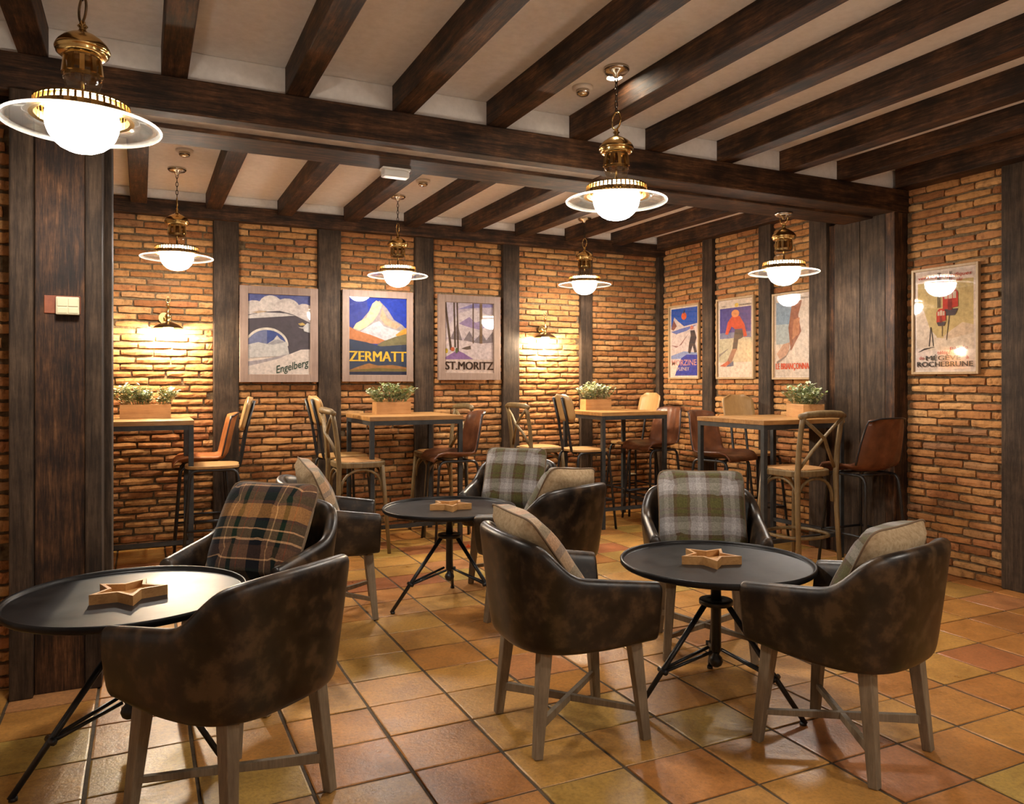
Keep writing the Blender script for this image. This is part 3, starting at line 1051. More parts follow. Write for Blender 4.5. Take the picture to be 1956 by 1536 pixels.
# 1 snowy viaduct
poster((POSTER_BACK[0][0], BACK_Y - 0.055, POSTER_BACK[0][2]), 0, 0.662, 0.83, 0.068, 'frame_pink', 'wide wood-framed poster of a snowy stone arch lettered in green script',
       [((0.10, 0.11, 0.25), rect(0, 1, 0.6, 1)), (DGR, rect(0, 1, 0.25, 0.86)),
        ((0.55, 0.47, 0.42), circ(0.10, 0.80, 0.20, 0.12)), ((0.60, 0.52, 0.46), circ(0.36, 0.86, 0.19, 0.13)), ((0.55, 0.47, 0.42), circ(0.62, 0.82, 0.22, 0.14)),
        ((0.52, 0.44, 0.40), circ(0.90, 0.74, 0.20, 0.16)), (DGR, [(0, 0.60), (1, 0.60), (1, 0.66), (0.72, 0.76), (0.5, 0.80), (0.25, 0.78), (0, 0.74)]),
        ((0.46, 0.32, 0.2), [(0.06, 0.77), (0.18, 0.795), (0.30, 0.79), (0.2, 0.755)]), ((0.52, 0.46, 0.42), [(0, 0.69), (0.75, 0.745), (0.6, 0.77), (0.25, 0.775), (0.1, 0.75), (0, 0.73)]),
        ((0.62, 0.54, 0.44), circ(0.30, 0.36, 0.345, 0.225, 0, 180)), ((0.05, 0.075, 0.22), circ(0.30, 0.36, 0.31, 0.195, 0, 180)),
        ((0.16, 0.17, 0.27), [(0, 0.38), (0.30, 0.38), (0.30, 0.555), (0.12, 0.52), (0, 0.44)]),
        ((0.50, 0.46, 0.42), [(0, 0.2), (0.66, 0.24), (0.62, 0.40), (0.52, 0.44), (0.46, 0.49), (0.40, 0.43), (0.30, 0.38), (0.16, 0.40), (0, 0.37)]),
        ((0.30, 0.28, 0.28), [(0.30, 0.38), (0.46, 0.44), (0.60, 0.41), (0.5, 0.39), (0.4, 0.37)]),
        ((0.60, 0.50, 0.43), [(0, 0), (1, 0), (1, 0.32), (0.85, 0.315), (0.68, 0.26), (0.45, 0.20), (0.2, 0.15), (0, 0.14)]),
        ((0.33, 0.28, 0.28), [(0, 0.10), (0.25, 0.15), (0.5, 0.20), (0.64, 0.26), (0.5, 0.23), (0.2, 0.18), (0, 0.16)]),
        ((0.50, 0.33, 0.10), [(0.80, 0.645), (0.88, 0.66), (0.93, 0.63), (0.84, 0.62)]), ((0.5, 0.47, 0.45), [(0.88, 0.60), (0.95, 0.655), (1, 0.65), (1, 0.53), (0.9, 0.55)])],
       [('Engelberg', 0.73, 0.03, 0.125, (0.006, 0.035, 0.016), {'width': 0.56, 'shear': 0.35, 'bold': 0.014, 'rot': 0.24})], depth=0.034)
# 2 blue mountain
poster((POSTER_BACK[1][0], BACK_Y - 0.055, POSTER_BACK[1][2]), 0, 0.666, 0.835, 0.062, 'frame_pink', 'wide wood-framed poster of a pale peak on blue with big yellow letters',
       [(BLU, rect(0, 1, 0, 1)), ((0.04, 0.05, 0.22), [(0, 0.55), (0.35, 0.7), (0.3, 1), (0, 1)]),
        ((0.30, 0.25, 0.24), [(0.08, 0.58), (0.45, 0.92), (0.52, 0.965), (0.66, 0.86), (0.78, 0.72), (0.92, 0.66), (1, 0.60), (1, 0.45), (0.05, 0.45)]),
        ((0.66, 0.47, 0.27), [(0.07, 0.595), (0.12, 0.66), (0.30, 0.74), (0.40, 0.92), (0.47, 0.965), (0.57, 0.915), (0.50, 0.79), (0.42, 0.70), (0.30, 0.62), (0.18, 0.57)]),
        ((0.45, 0.29, 0.18), [(0.57, 0.87), (0.66, 0.74), (0.90, 0.65), (0.82, 0.60), (0.62, 0.65), (0.53, 0.74)]),
        ((0.46, 0.44, 0.45), [(0.20, 0.56), (0.42, 0.67), (0.52, 0.70), (0.60, 0.63), (1, 0.55), (1, 0.45), (0.3, 0.45)]),
        ((0.40, 0.15, 0.06), [(0, 0.62), (0.12, 0.57), (0.36, 0.52), (0.62, 0.45), (0.5, 0.40), (0, 0.42)]),
        ((0.55, 0.25, 0.04), [(0.80, 0.52), (0.92, 0.59), (1, 0.62), (1, 0.45)]), ((0.16, 0.13, 0.06), [(0.42, 0.36), (0.60, 0.44), (0.80, 0.50), (1, 0.54), (1, 0.36)]),
        ((0.035, 0.045, 0.075), [(0, 0), (1, 0), (1, 0.40), (0.55, 0.37), (0.3, 0.42), (0, 0.46)]),
        ((0.30, 0.13, 0.04), [(0, 0.06), (0.10, 0.09), (0.25, 0.13), (0.34, 0.15), (0.5, 0.12), (0.75, 0.13), (1, 0.10), (1, 0.05), (0, 0.04)]),
        ((0.16, 0.11, 0.03), [(0, 0.045), (1, 0.045), (1, 0.075), (0.5, 0.09), (0, 0.06)]), ((0.02, 0.02, 0.04), rect(0, 1, 0, 0.04))],
       [('ZERMATT', 0.5, 0.175, 0.13, (0.62, 0.37, 0.03), {'width': 0.985, 'bold': 0.0, 'twin': 0.045})], depth=0.034)
# 3 winter wood
VIO = (0.30, 0.21, 0.33)
poster((POSTER_BACK[2][0], BACK_Y - 0.055, POSTER_BACK[2][2]), 0, 0.651, 0.82, 0.07, 'frame_pink', 'wide wood-framed poster of bare snowy trees with dark brown capitals',
       [((0.60, 0.45, 0.37), rect(0, 1, 0, 1)), ((0.46, 0.37, 0.40), rect(0.01, 0.99, 0.19, 0.995)), ((0.24, 0.20, 0.36), [(0.25, 0.9), (0.6, 0.995), (0.99, 0.995), (0.99, 0.95), (0.6, 0.93)]),
        ((0.56, 0.45, 0.43), [(0.01, 0.62), (0.3, 0.85), (0.6, 0.92), (0.99, 0.80), (0.99, 0.5), (0.01, 0.5)]), (VIO, [(0.28, 0.70), (0.5, 0.80), (0.62, 0.72), (0.86, 0.78), (0.99, 0.70), (0.7, 0.62), (0.45, 0.66)]),
        ((0.22, 0.17, 0.17), [(0.08, 0.44), (0.25, 0.70), (0.36, 0.44), (0.5, 0.6), (0.6, 0.46), (0.75, 0.58), (0.85, 0.47), (0.99, 0.6), (0.99, 0.42)]),
        ((0.58, 0.46, 0.43), [(0.01, 0.19), (0.99, 0.19), (0.99, 0.44), (0.7, 0.42), (0.4, 0.46), (0.01, 0.48)]), ((0.25, 0.13, 0.28), [(0.01, 0.19), (0.58, 0.195), (0.38, 0.28), (0.25, 0.32), (0.01, 0.22)]),
        ((0.09, 0.055, 0.035), [(0.01, 0.86), (0.10, 0.32), (0.15, 0.32), (0.05, 0.86), (0.03, 0.995), (0.01, 0.995)]), ((0.09, 0.055, 0.035), [(0.17, 0.995), (0.19, 0.36), (0.225, 0.36), (0.20, 0.995)]),
        ((0.10, 0.06, 0.04), [(0.235, 0.995), (0.25, 0.30), (0.285, 0.30), (0.262, 0.995)]), ((0.12, 0.07, 0.045), rect(0.565, 0.585, 0.42, 0.995)), ((0.17, 0.10, 0.055), rect(0.71, 0.765, 0.42, 0.995)),
        ((0.12, 0.08, 0.06), [(0.33, 0.345), (0.42, 0.37), (0.52, 0.39), (0.53, 0.34), (0.45, 0.33)]), ((0.50, 0.11, 0.04), circ(0.155, 0.335, 0.04, 0.03)), ((0.45, 0.30, 0.03), circ(0.03, 0.31, 0.035, 0.035)),
        ((0.10, 0.13, 0.05), circ(0.235, 0.315, 0.025, 0.04))],
       [('ST.MORITZ', 0.5, 0.045, 0.115, (0.045, 0.022, 0.012), {'width': 0.98, 'bold': 0.0, 'twin': 0.045})], depth=0.034)

XW = ROOM_X1 - 0.02


def right_poster(r_, label, shapes, texts, **kw):
    # seen from the room the far end is on the left
    return poster((XW, r_[1], r_[2]), -R(90), r_[1] - r_[0], r_[3] - r_[2], 0.018, 'frame_oak', label, shapes, texts, **kw)


SNOW = (0.56, 0.44, 0.40)
right_poster(POSTER_RIGHT[0], 'thin-framed blue ski poster with a standing figure, nearest the room corner',
             [((0.02, 0.08, 0.36), rect(0, 1, 0.45, 1)), (SNOW, [(0, 0.70), (0.12, 0.88), (0.25, 0.82), (0.5, 0.73), (1, 0.76), (1, 0.2), (0, 0.2)]), ((0.20, 0.075, 0.06), [(0, 0.70), (0.1, 0.84), (0.22, 0.74), (0.1, 0.68)]),
              ((0.12, 0.15, 0.35), [(0, 0.66), (0.4, 0.70), (1, 0.74), (0.6, 0.66), (0.2, 0.62)]), ((0.25, 0.13, 0.12), [(0, 0.46), (0.3, 0.44), (0.7, 0.63), (0.4, 0.46), (0.2, 0.42)]),
              ((0.22, 0.26, 0.42), [(0, 0.30), (0.5, 0.36), (1, 0.33), (1, 0.25), (0, 0.25)]), ((0.04, 0.05, 0.27), [(0.15, 0), (1, 0), (1, 0.30), (0.6, 0.31), (0.4, 0.26), (0.25, 0.12)]),
              ((0.58, 0.1, 0.03), circ(0.50, 0.88, 0.10, 0.055)), ((0.05, 0.04, 0.05), [(0.46, 0.92), (0.54, 0.995), (0.52, 0.92)]),
              ((0.06, 0.045, 0.045), [(0.66, 0.34), (0.70, 0.48), (0.76, 0.58), (0.74, 0.66), (0.90, 0.66), (0.97, 0.55), (0.92, 0.46), (0.99, 0.34), (0.90, 0.33), (0.83, 0.44), (0.74, 0.32)]), ((0.50, 0.16, 0.11), circ(0.80, 0.70, 0.065, 0.03))],
             [('MORZINE', 0.5, 0.15, 0.085, (0.60, 0.26, 0.20), {'width': 0.95, 'bold': 0.006}), ('PLENEY', 0.48, 0.075, 0.05, (0.60, 0.44, 0.36), {'width': 0.46, 'bold': 0.006})], border=0.018)
right_poster(POSTER_RIGHT[1], 'thin-framed poster of a figure in red on skis, middle one of the side wall',
             [((0.66, 0.53, 0.42), rect(0, 1, 0, 1)), ((0.09, 0.07, 0.24), rect(0.03, 0.97, 0.50, 0.91)), ((0.20, 0.19, 0.28), rect(0.03, 0.97, 0.50, 0.58)), ((0.50, 0.42, 0.28), [(0.0, 0.18), (1, 0.18), (1, 0.50), (0.6, 0.51), (0, 0.49)]),
              ((0.28, 0.22, 0.18), [(0.0, 0.25), (0.35, 0.38), (0.0, 0.29)]), ((0.09, 0.07, 0.06), [(0.42, 0.36), (0.50, 0.62), (0.80, 0.60), (0.72, 0.50), (0.60, 0.48), (0.56, 0.34)]),
              ((0.32, 0.16, 0.10), [(0.22, 0.16), (0.42, 0.36), (0.56, 0.36), (0.40, 0.18)]), ((0.52, 0.14, 0.07), [(0.03, 0.13), (0.28, 0.20), (0.38, 0.17), (0.2, 0.12)]), ((0.17, 0.16, 0.20), [(0.22, 0.12), (0.45, 0.20), (0.46, 0.13)]),
              ((0.55, 0.08, 0.035), [(0.20, 0.56), (0.28, 0.72), (0.42, 0.80), (0.64, 0.79), (0.78, 0.68), (0.86, 0.52), (0.76, 0.51), (0.72, 0.62), (0.5, 0.62), (0.40, 0.66), (0.28, 0.55)]),
              ((0.62, 0.24, 0.09), circ(0.51, 0.83, 0.12, 0.05)), ((0.60, 0.40, 0.08), circ(0.55, 0.94, 0.06, 0.028))],
             [('EN FRANCE', 0.80, 0.925, 0.022, (0.05, 0.04, 0.03), {'width': 0.34}), ('SKI', 0.16, 0.925, 0.022, (0.05, 0.04, 0.03), {'width': 0.14})], border=0.014)
right_poster(POSTER_RIGHT[2], 'thin-framed poster of an orange climber above red capitals, half hidden by the pier',
             [((0.60, 0.48, 0.38), rect(0, 1, 0, 1)), ((0.24, 0.30, 0.36), rect(0.02, 0.5, 0.55, 0.93)), ((0.38, 0.40, 0.38), rect(0.02, 0.5, 0.40, 0.65)), ((0.30, 0.12, 0.07), [(0.42, 0.30), (0.36, 0.6), (0.46, 0.93), (0.72, 0.93), (0.62, 0.75), (0.70, 0.55), (0.55, 0.42)]),
              ((0.46, 0.19, 0.09), [(0.46, 0.45), (0.50, 0.70), (0.66, 0.72), (0.64, 0.52)]), ((0.52, 0.30, 0.2), [(0.04, 0.28), (0.22, 0.40), (0.40, 0.42), (0.36, 0.30), (0.16, 0.18)]),
              ((0.62, 0.50, 0.40), [(0.2, 0.18), (0.9, 0.60), (1.0, 0.60), (1.0, 0.15)]), ((0.28, 0.20, 0.16), [(0.03, 0.18), (0.3, 0.26), (0.55, 0.46), (0.3, 0.24), (0.05, 0.15)])],
             [('LE BRIANÇONNAIS', 0.5, 0.065, 0.095, (0.60, 0.09, 0.035), {'width': 0.96, 'bold': 0.0, 'twin': 0.045}), ('FRANCE', 0.82, 0.945, 0.022, (0.06, 0.05, 0.04), {'width': 0.24})], border=0.014)
RED, BLK, OCH = (0.42, 0.035, 0.02), (0.03, 0.022, 0.018), (0.46, 0.32, 0.13)
CABIN = []
for cx, cy, s in ((0.60, 0.66, 1.0), (0.445, 0.515, 0.62)):
    CABIN += [((0.06, 0.045, 0.05), [(cx - 0.13 * s, cy - 0.05 * s), (cx - 0.08 * s, cy - 0.115 * s), (cx + 0.08 * s, cy - 0.115 * s), (cx + 0.13 * s, cy - 0.05 * s)]),
              (RED, [(cx - 0.13 * s, cy - 0.055 * s), (cx + 0.13 * s, cy - 0.03 * s), (cx + 0.13 * s, cy + 0.11 * s), (cx + 0.06 * s, cy + 0.17 * s), (cx - 0.06 * s, cy + 0.17 * s), (cx - 0.13 * s, cy + 0.11 * s)]),
              ((0.50, 0.36, 0.25), rect(cx - 0.10 * s, cx - 0.045 * s, cy + 0.055 * s, cy + 0.125 * s)), ((0.50, 0.36, 0.25), rect(cx - 0.03 * s, cx + 0.03 * s, cy + 0.055 * s, cy + 0.14 * s)),
              ((0.50, 0.36, 0.25), rect(cx + 0.045 * s, cx + 0.10 * s, cy + 0.055 * s, cy + 0.125 * s)), ((0.20, 0.02, 0.015), rect(cx - 0.04 * s, cx + 0.03 * s, cy - 0.06 * s, cy + 0.05 * s))]
right_poster(POSTER_FRONT[0], 'thin-framed ochre poster of two red cable cars on the right wall',
             [((0.62, 0.47, 0.38), rect(0, 1, 0, 1)), (OCH, rect(0.02, 0.98, 0.30, 0.90)), ((0.56, 0.42, 0.31), [(0.0, 0.74), (0.14, 0.60), (0.24, 0.42), (0.36, 0.34), (0.36, 0.22), (0.0, 0.22)]),
              ((0.54, 0.38, 0.25), [(0.48, 0.34), (0.62, 0.40), (0.80, 0.47), (0.98, 0.44), (0.98, 0.22), (0.48, 0.22)]), ((0.58, 0.44, 0.32), [(0.2, 0.22), (0.34, 0.33), (0.60, 0.31), (0.98, 0.36), (0.98, 0.2), (0.2, 0.2)]),
              (BLK, rect(0.375, 0.39, 0.63, 0.99)), (BLK, rect(0.40, 0.415, 0.63, 0.99)), (BLK, rect(0.425, 0.435, 0.63, 0.99)), (BLK, rect(0.585, 0.60, 0.82, 0.99)), (BLK, rect(0.615, 0.625, 0.82, 0.99)),
              (BLK, [(0.53, 0.30), (0.575, 0.55), (0.59, 0.55), (0.54, 0.30)]), (BLK, rect(0.455, 0.465, 0.34, 0.46)), (BLK, [(0.22, 0.24), (0.255, 0.44), (0.265, 0.44), (0.24, 0.24)]), (BLK, [(0.30, 0.24), (0.26, 0.44), (0.268, 0.44), (0.315, 0.24)]),
              (BLK, [(0.02, 0.18), (0.14, 0.22), (0.34, 0.235), (0.14, 0.205)])] + CABIN,
             [('vers de magnifiques', 0.5, 0.925, 0.045, RED, {'width': 0.92, 'shear': 0.2, 'bold': 0.008}), ('champs de ski', 0.55, 0.875, 0.04, RED, {'width': 0.52, 'shear': 0.2, 'bold': 0.008}),
              ('par le', 0.75, 0.19, 0.045, RED, {'width': 0.30, 'bold': 0.008}), ('téléphérique', 0.64, 0.145, 0.045, RED, {'width': 0.52, 'bold': 0.008}), ('de', 0.10, 0.105, 0.035, RED, {'width': 0.09, 'bold': 0.008}),
              ('MÉGÈVE', 0.48, 0.095, 0.06, BLK, {'width': 0.60, 'bold': 0.0, 'twin': 0.045}), ('à', 0.89, 0.105, 0.035, RED, {'width': 0.05, 'bold': 0.008}), ('ROCHEBRUNE', 0.5, 0.03, 0.052, BLK, {'width': 0.96, 'bold': 0.0, 'twin': 0.045})], border=0.016)

# ------------------------------------------------------------------ armchairs
def smooth01(a, b, x):
    t_ = max(0.0, min(1.0, (x - a) / (b - a)))
    return t_ * t_ * (3 - 2 * t_)


def arm_top(x):
    return 0.620 + 0.050 * max(0.0, min(1.0, (0.25 - x) / 0.37)) + 0.128 * smooth01(-0.10, -0.255, x) + 0.018 * smooth01(-0.24, -0.31, x)


def shell_mesh():
    half = [(0.252, 0.286), (0.243, 0.287), (0.21, 0.289), (0.14, 0.294), (0.07, 0.299), (0.01, 0.302), (-0.045, 0.302)]
    for k in range(1, 10):
        a = R(90) * k / 9
        half.append((-0.045 - 0.26 * math.sin(a) ** 0.80, 0.302 * max(0.0, math.cos(a)) ** 0.72))
    path = half + [(x, -y) for x, y in half[-2::-1]]
    pts = [Vector((x, y, 0)) for x, y in path]
    n = len(pts)
    rows = []
    for i, p in enumerate(pts):
        t_ = (pts[min(i + 1, n - 1)] - pts[max(i - 1, 0)]).normalized()
        inn = Vector((-t_.y, t_.x, 0))
        if inn.dot(Vector((0.02, 0, 0)) - p) < 0 and abs(p.y) > 0.02:
            inn = -inn
        if abs(p.y) <= 0.02:
            inn = Vector((1, 0, 0))
        x = p.x
        zt = arm_top(x)
        zb = 0.378 + 0.012 * smooth01(0.0, 0.3, x)
        back = smooth01(0.0, -0.25, x)
        lean = 0.010 + 0.030 * back
        th = 0.058
        prof = [(0.15, zb + 0.006), (0.065, zb), (0.026, zb + 0.003), (0.011, zb + 0.018), (0.003, zb + 0.065), (-lean * 0.4, (zb + zt) / 2), (-lean * 0.85, zt - 0.06),
                (-lean, zt - 0.022), (-lean + 0.012, zt - 0.003), (-lean + th * 0.5, zt), (-lean + th - 0.010, zt - 0.006), (-lean + th + 0.002, zt - 0.03), (-lean + th + 0.012, zt - 0.08), (0.085, 0.46), (0.095, 0.40)]
        rows.append([p + inn * a + Vector((0, 0, z)) for a, z in prof])
    b = MB()
    m = len(rows[0])
    vs = [q for r_ in rows for q in r_]
    fs = []
    for i in range(n - 1):
        for j in range(m - 1):
            fs.append((i * m + j, (i + 1) * m + j, (i + 1) * m + j + 1, i * m + j + 1))
    for i in (0, n - 1):
        # arm front: strips between the outer and the inner edge
        base = i * m
        lo, hi = 0, m - 1
        while hi - lo > 2:
            fs.append((base + lo, base + lo + 1, base + hi - 1, base + hi))
            lo += 1
            hi -= 1
        if hi - lo == 2:
            fs.append((base + lo, base + lo + 1, base + hi))
    b.add(vs, fs)
    return b


def make_armchair():
    root = empty('leather_armchair')
    shell_mesh().build('shell', M['leather'], root, smooth=True, subsurf=1)
    seat = MB()
    outline = []
    for k in range(40):
        a = 2 * math.pi * k / 40
        cx, sx = math.cos(a), math.sin(a)
        outline.append((-0.005 + 0.24 * math.copysign(abs(cx) ** 0.35, cx), 0.236 * math.copysign(abs(sx) ** 0.5, sx)))
    rings = [(0.80, 0.372), (0.96, 0.375), (1.0, 0.39), (1.0, 0.435), (0.97, 0.452), (0.85, 0.462), (0.4, 0.468)]
    vs, fs = [], []
    for s, z in rings:
        vs += [(-0.005 + (x + 0.005) * s, y * s, z) for x, y in outline]
    for i in range(len(rings) - 1):
        for k in range(40):
            fs.append((i * 40 + k, i * 40 + (k + 1) % 40, (i + 1) * 40 + (k + 1) % 40, (i + 1) * 40 + k))
    fs.append(tuple(range(40))[::-1])
    fs.append(tuple((len(rings) - 1) * 40 + k for k in range(40)))
    seat.add(vs, fs)
    seat.build('seat', M['leather'], root, smooth=True)
    for sx in (-1, 1):
        for sy in (-1, 1):
            MB().bar((sx * 0.185, sy * 0.185, 0.40), (sx * 0.225 , sy * 0.212, 0.0), 0.050, 0.034).build('leg', M['leg'], root, bevel=0.004)
    for s in (-1, 1):
        MB().bar((-0.212, -0.204 * s, 0.115), (0.212, 0.204 * s, 0.115 + 0.001 * s), 0.020, None, 0.034).build('stretcher', M['leg'], root, bevel=0.002)
    return root


CHAIRS = [
    # x, y, facing, label
    (0.27, 2.675, 126, 'dark leather armchair seen from behind, nearest the camera at the left round table'),
    (0.455, 3.62, 228, 'dark leather armchair holding the navy and green plaid cushion'),
    (1.045, 4.63, -12, 'dark leather armchair behind the navy plaid cushion, left of the middle round table'),
    (2.33, 4.90, 228, 'dark leather armchair with a green plaid cushion, behind the middle round table'),
    (2.06, 3.92, 112, 'dark leather armchair holding the beige cushion at the middle round table'),
    (1.545, 2.70, -5, 'dark leather armchair on the left of the right round table, arm towards us'),
    (2.63, 3.19, 238, 'dark leather armchair facing us behind the right round table'),
    (2.39, 2.105, 104, 'dark leather armchair seen from behind at the lower right, before the right round table'),
]
chair0 = make_armchair()
chair_objs = []
for k, (x, y, a, lab) in enumerate(CHAIRS):
    c = chair0 if k == 0 else copy_tree(chair0)
    place(c, x, y, 0, a)
    tag(c, lab, 'armchair', 'leather armchairs at the round tables')
    chair_objs.append(c)


# ------------------------------------------------------------------ cushions
def cushion(chair, front, label, x=-0.10, z=0.66, tilt=22, yaw=0, roll=0, y=0.0, size=0.44, thick=0.17):
    """leans against the chair back; front face looks where the chair looks"""
    N = 16
    vs, uv = [], []
    sides = []
    for side in (1, -1):
        idx = []
        for j in range(N + 1):
            for i in range(N + 1):
                u, w = i / N * 2 - 1, j / N * 2 - 1
                pinch = 1 - 0.055 * (1 - u * u) * abs(w) ** 3, 1 - 0.055 * (1 - w * w) * abs(u) ** 3
                e = max(0.0, (1 - u * u)) ** 0.5 * max(0.0, (1 - w * w)) ** 0.5
                wr = 0.006 * math.sin(5 * u + 2 * w + x * 30) * math.sin(4 * w - 3 * u)
                px = side * thick / 2 * e ** 0.62 + wr * e
                idx.append(len(vs))
                rc = (abs(u) ** 7 + abs(w) ** 7 + 1e-9) ** (1 / 7) / max(abs(u), abs(w), 1e-9)
                vs.append((px, u * size / 2 * pinch[1] / rc, w * size / 2 * pinch[0] / rc))
                uv.append((i / N, j / N))
        sides.append(idx)
    fs, ms = [], []
    for s, idx in enumerate(sides):
        for j in range(N):
            for i in range(N):
                a, b_, c_, d_ = idx[j * (N + 1) + i], idx[j * (N + 1) + i + 1], idx[(j + 1) * (N + 1) + i + 1], idx[(j + 1) * (N + 1) + i]
                fs.append((a, b_, c_, d_) if s == 0 else (d_, c_, b_, a))
                ms.append(s)
    me = bpy.data.meshes.new('cushion')
    me.from_pydata(vs, [], fs)
    me.polygons.foreach_set('material_index', ms)
    lay = me.uv_layers.new(name='UVMap')
    for lp in me.loops:
        lay.data[lp.index].uv = uv[lp.vertex_index]
    o = obj('cushion', me, [M[front], M['beige']], None, smooth=True)
    edge = []
    for i in range(N):
        edge.append(i)
    ring = [sides[0][i] for i in range(N)] + [sides[0][j * (N + 1) + N] for j in range(N)] + [sides[0][N * (N + 1) + N - i] for i in range(N)] + [sides[0][(N - j) * (N + 1)] for j in range(N)]
    MB().tube([vs[q] for q in ring], 0.0042, 6, closed=True).build('piping', M['piping'], o, smooth=True)
    ca = Matrix.Translation(chair.location) @ Matrix.Rotation(chair.rotation_euler[2], 4, 'Z')
    loc = Matrix.Translation((x, y, z)) @ Matrix.Rotation(R(yaw), 4, 'Z') @ Matrix.Rotation(R(-tilt), 4, 'Y') @ Matrix.Rotation(R(roll), 4, 'X')
    o.matrix_world = ca @ loc
    return tag(o, label, 'cushion', 'square scatter cushions')


cushion(chair_objs[1], 'plaid_navy', 'navy, green and tan plaid cushion leaning in the left armchair', x=-0.06, z=0.70, tilt=30, size=0.48, thick=0.18)
cushion(chair_objs[2], 'plaid_tan', 'tan and grey plaid cushion seen edge on, left of the middle round table', x=-0.10, z=0.70, tilt=24, yaw=10, roll=10, thick=0.16)
cushion(chair_objs[3], 'plaid_green', 'grey and green plaid cushion behind the middle round table', x=-0.09, z=0.69, tilt=24, size=0.46, thick=0.18)
cushion(chair_objs[4], 'plaid_green', 'plain beige cushion back poking above the armchair at the middle round table', x=-0.12, z=0.70, tilt=28, roll=6, size=0.46)
cushion(chair_objs[5], 'plaid_tan', 'beige cushion seen edge on, leaning in the armchair left of the right table', x=-0.12, z=0.685, tilt=36, size=0.48, thick=0.15)
cushion(chair_objs[6], 'plaid_green', 'grey and green plaid cushion facing us behind the right round table', x=-0.10, z=0.68, tilt=20, size=0.47, thick=0.18)
cushion(chair_objs[7], 'plaid_green', 'beige cushion with dark piping in the armchair at the lower right', x=-0.12, z=0.665, tilt=26, size=0.46, thick=0.16)


# ------------------------------------------------------------------ round tables
def make_round_table():
    root = empty('round_table')
    MB().lathe([(0.0, 0.578), (0.385, 0.578), (0.403, 0.580), (0.410, 0.587), (0.411, 0.602), (0.4075, 0.607), (0.401, 0.606), (0.398, 0.600), (0.395, 0.592), (0.390, 0.591), (0.0, 0.591)], 64).build('tabletop', M['table_top'], root, smooth=True)
    MB().lathe([(0.0, 0.578), (0.10, 0.578), (0.10, 0.572), (0.030, 0.568), (0.022, 0.56), (0.022, 0.215), (0.016, 0.205), (0.0, 0.205)], 20).build('column', M['black'], root, smooth=True)
    MB().lathe([(0.022, 0.435), (0.070, 0.435), (0.072, 0.430), (0.072, 0.417), (0.066, 0.413), (0.022, 0.413)], 28, close=True).build('collar', M['black'], root, smooth=True)
    MB().lathe([(0.0, 0.215), (0.018, 0.21), (0.014, 0.198), (0.026, 0.185), (0.030, 0.170), (0.024, 0.153), (0.012, 0.144), (0.0, 0.142)], 18).build('ball', M['black'], root, smooth=True)
    for k in range(3):
        a = R(120 * k)
        ca, sa = math.cos(a), math.sin(a)
        lg = MB().tube([(0.055 * ca, 0.055 * sa, 0.418), (0.385 * ca, 0.385 * sa, 0.006)], [0.0125, 0.0105], 10)
        lg.tube([(0.375 * ca, 0.375 * sa, 0.0), (0.375 * ca, 0.375 * sa, 0.012)], 0.014, 8)
        leg = lg.build('leg', M['black'], root, smooth=True)
        st = MB()
        for q in (-1, 1):
            st.tube([(0.03 * ca - q * 0.012 * sa, 0.03 * sa + q * 0.012 * ca, 0.228 if q < 0 else 0.215), (0.262 * ca - q * 0.012 * sa, 0.262 * sa + q * 0.012 * ca, 0.158)], 0.0075, 8)
        st.tube([(0.262 * ca + 0.026 * sa, 0.262 * sa - 0.026 * ca, 0.158), (0.262 * ca - 0.026 * sa, 0.262 * sa + 0.026 * ca, 0.158)], 0.012, 8)
        st.build('strut', M['black'], leg, smooth=True)
    return root


TABLES = [(-0.04, 3.16, 205, 'black round metal table at the lower left with a star tray'),
          (1.715, 4.48, 186, 'black round metal table in the middle distance with a star tray'),
          (2.24, 2.64, 174, 'black round metal table on the right with a star tray')]
rt0 = make_round_table()
for k, (x, y, a, lab) in enumerate(TABLES):
    t = rt0 if k == 0 else copy_tree(rt0)
    place(t, x, y, 0, a)
    tag(t, lab, 'table', 'black round tripod tables')


def make_star():
    root = empty('star_tray')
    ro, ri = 0.135, 0.066

    def ring(s):
        return [((ro if k % 2 == 0 else ri) * s * math.cos(R(36 * k)), (ro if k % 2 == 0 else ri) * s * math.sin(R(36 * k))) for k in range(10)]
    MB().slab(ring(0.98), 0.0, 0.010).build('base', M['star'], root)
    o_, i_ = ring(1.0), ring(0.80)
    for k in range(10):
        a, b_ = o_[k], o_[(k + 1) % 10]
        c_, d_ = i_[(k + 1) % 10], i_[k]
        MB().slab([a, b_, c_, d_], 0.0, 0.036).build('rim_piece', M['star'], root)
    return root


star0 = make_star()
for k, (x, y, a, lab) in enumerate([(-0.045, 3.15, 62, 'wooden star-shaped tray on the lower left round table'), (1.715, 4.47, -32, 'wooden star-shaped tray on the middle round table'),
                                    (2.225, 2.665, 28, 'wooden star-shaped tray on the right round table')]):
    s = star0 if k == 0 else copy_tree(star0)
    place(s, x, y, 0.5912, a)
    tag(s, lab, 'tray', 'wooden star trays')


